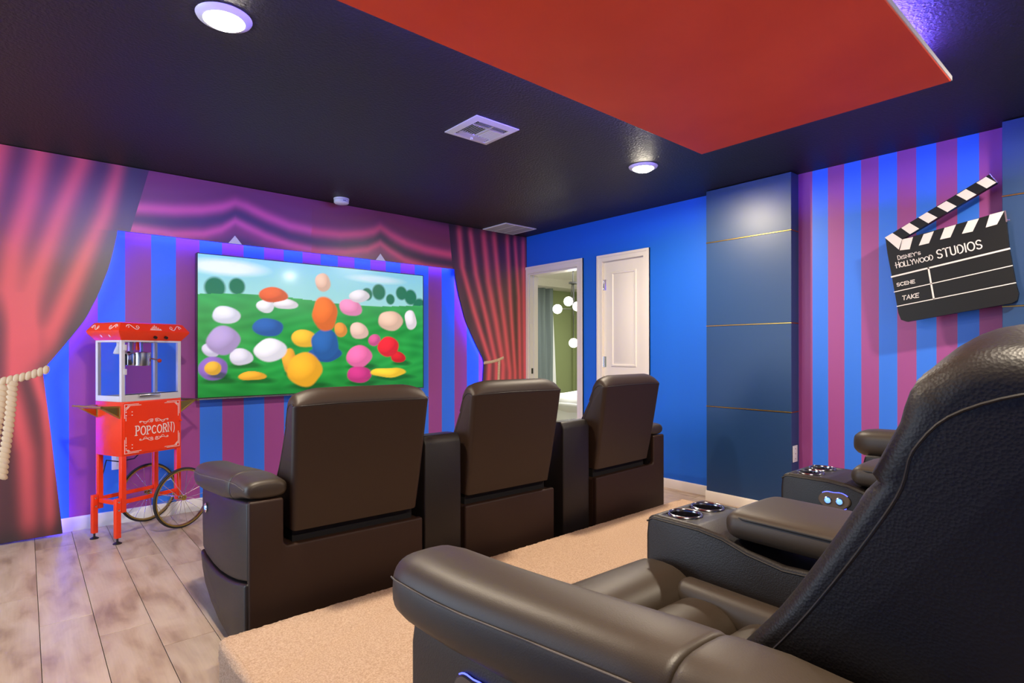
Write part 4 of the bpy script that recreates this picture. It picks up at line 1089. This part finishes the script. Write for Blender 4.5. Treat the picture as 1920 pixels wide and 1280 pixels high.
def star(cy, cz):
    pts = []
    for k in range(10):
        r = .0105 if k % 2 == 0 else .0045; a = pi / 2 + k * pi / 5; pts.append((cy + r * cos(a), cz + r * sin(a)))
    # lies on the lower left slanted face
    return [(-.032 * (z - Z1) / (1.292 - Z1) - .0008, y, z) for y, z in pts]
for cy in (.085, .170): obj('printed_star', G().poly(star(cy, 1.272), (-.0008, 0, 0)), M['print'], can, None)
for cx in (.195, .265): obj('switch', G().cyl((cx, -.018, 1.268), (cx, -.032, 1.264), .0095, n=16), M['black'], can)
obj('power_cord', G().tube([(.30, CD, .56), (.31, CD + .03, .50), (.27, CD + .05, .45), (.19, CD + .08, .44), (.12, CD + .10, .46), (.10, CD + .10, .38), (.08, CD + .12, .31), (.11, CD + .13, .36), (.10, CD + .12, .42)], .0045, 6), M['black'], t, 60)

# ------------------------------------------------------------------ ceiling fittings and plates
def downlight(x, y, label):
    t = thing('recessed_light', label, 'ceiling light', (x, y, H), 0, 'recessed ceiling lights')
    obj('trim_ring', G().lathe([(.068, -.012), (.072, -.016), (.094, -.008), (.098, -.0005)], (0, 0, 0), 40), M['plastic'], t, 50)
    obj('lens', G().lathe([(.0680, -.0125), (.062, -.022), (.045, -.030), (.001, -.034)], (0, 0, 0), 40), M['lens'], t, 60)
downlight(DOWN[0][0], DOWN[0][1], 'round glowing recessed ceiling light at the upper left')
downlight(DOWN[1][0], DOWN[1][1], 'round glowing recessed ceiling light above the blue wall, by the red panel corner')
downlight(DOWN[2][0], DOWN[2][1], 'recessed ceiling light above the foreground recliner, outside the frame')
downlight(DOWN[3][0], DOWN[3][1], 'recessed ceiling light above the back row right end, outside the frame')
# square supply vent
t = thing('air_vent', 'square white louvred air vent in the middle of the black ceiling', 'air vent', (1.984, 2.565, H - .001))
a = .152
obj('frame', G().loft([[(-a, -a, 0), (a, -a, 0), (a, a, 0), (-a, a, 0)], [(-a, -a, -.005), (a, -a, -.005), (a, a, -.005), (-a, a, -.005)], [(-.115, -.115, -.014), (.115, -.115, -.014), (.115, .115, -.014), (-.115, .115, -.014)], [(-.108, -.108, -.009), (.108, -.108, -.009), (.108, .108, -.009), (-.108, .108, -.009)]], cap=False), M['plastic'], t, 20)
obj('duct_shade', G().box(-.108, .108, -.108, .108, -.003, -.001), M['gap'], t, None)  # thin dark sheet for the shade behind the louvres
def slat(x0, x1, y0, y1, tilt, along):
    g = G(); d = .006 * tilt
    if along == 'x': g.loft([[(x0, y0, -.004), (x0, y0 + .002, -.004), (x0, y0 + .002 + d, -.014), (x0, y0 + d, -.014)], [(x1, y0, -.004), (x1, y0 + .002, -.004), (x1, y0 + .002 + d, -.014), (x1, y0 + d, -.014)]])
    else: g.loft([[(x0, y0, -.004), (x0 + .002, y0, -.004), (x0 + .002 + d, y0, -.014), (x0 + d, y0, -.014)], [(x0, y1, -.004), (x0 + .002, y1, -.004), (x0 + .002 + d, y1, -.014), (x0 + d, y1, -.014)]])
    obj('slat', g, M['plastic'], t, None)
for k in range(3):
    slat(-.10, .10, .066 + k * .015, 0, 1.4, 'x'); slat(-.10, .10, -.070 - k * .015, 0, -1.4, 'x')
for k in range(6):
    slat(-.095 + k * .015, 0, -.058, .058, -1.4, 'y'); slat(.014 + k * .015, 0, -.058, .058, 1.4, 'y')
g = G(); g.box(-.003, .003, -.108, .108, -.014, -.004); g.box(-.108, .108, -.062, -.059, -.014, -.004); g.box(-.108, .108, .059, .062, -.014, -.004)
obj('divider', g, M['plastic'], t, None)
obj('damper_lever', G().box(-.004, .004, .09, .105, -.026, -.008), M['plastic'], t, None)
# return grille near the corner
t = thing('return_grille', 'flat grey white return air grille in the ceiling near the far corner', 'air vent', (3.782, 4.425, H - .001))
g = G(); hx, hy = .205, .185
g.box(-hx, hx, -hy, -hy + .018, -.008, 0); g.box(-hx, hx, hy - .018, hy, -.008, 0); g.box(-hx, -hx + .018, -hy + .018, hy - .018, -.008, 0); g.box(hx - .018, hx, -hy + .018, hy - .018, -.008, 0)
for x in (-.068, .068): g.box(x - .004, x + .004, -hy + .018, hy - .018, -.008, 0)
obj('frame', g, M['plastic'], t, None)
obj('duct_shade', G().box(-hx + .018, hx - .018, -hy + .018, hy - .018, -.002, -.0005), M['gap'], t, None)  # dark sheet painting the shade behind the grille slats
g = G()
for k in range(24):
    y = -hy + .022 + k * .0142; g.loft([[(x, y, -.001), (x, y + .002, -.001), (x, y + .010, -.008), (x, y + .008, -.008)] for x in (-hx + .018, hx - .018)])
stuff(obj('slats', g, mat('grey_slats', (.34, .31, .32), .5), t, None))
# smoke detector
t = thing('smoke_detector', 'small round white smoke detector on the ceiling above the screen', 'smoke detector', (1.985, 4.46, H - .001))
obj('base', G().lathe([(.062, 0), (.062, -.010), (.060, -.012), (.001, -.012)], (0, 0, 0), 36), M['plastic'], t, 40)
obj('cover', G().lathe([(.058, -.0135), (.060, -.016), (.059, -.036), (.052, -.042), (.001, -.044)], (0, 0, 0), 36), M['plastic'], t, 40)
obj('sensor_slot', G().box(-.012, .012, -.062, -.055, -.028, -.024), M['black'], t, None)
# outlet on the pilaster side and behind the cart
t = thing('outlet_plate', 'white three screw wall plate on the side of the navy panel', 'wall plate', (4.132, 1.7285, .447))
obj('plate', bbox(-.036, .036, -.005, 0, -.058, .058, .002, 2), M['plastic'], t)
for dz in (-.035, 0, .035): obj('screw', G().cyl((0, -.0062, dz), (0, -.0045, dz), .0045, n=10), M['steel'], t)
t = thing('power_outlet', 'white power outlet on the striped wall behind the popcorn cart', 'power outlet', (.489, YB - .0005, .43))
obj('plate', bbox(-.04, .04, -.005, 0, -.06, .06, .002, 2), M['plastic'], t)
for dz in (-.022, .022): obj('socket', bbox(-.016, .016, -.0065, -.005, dz - .014, dz + .014, .001, 1), M['white'], t)
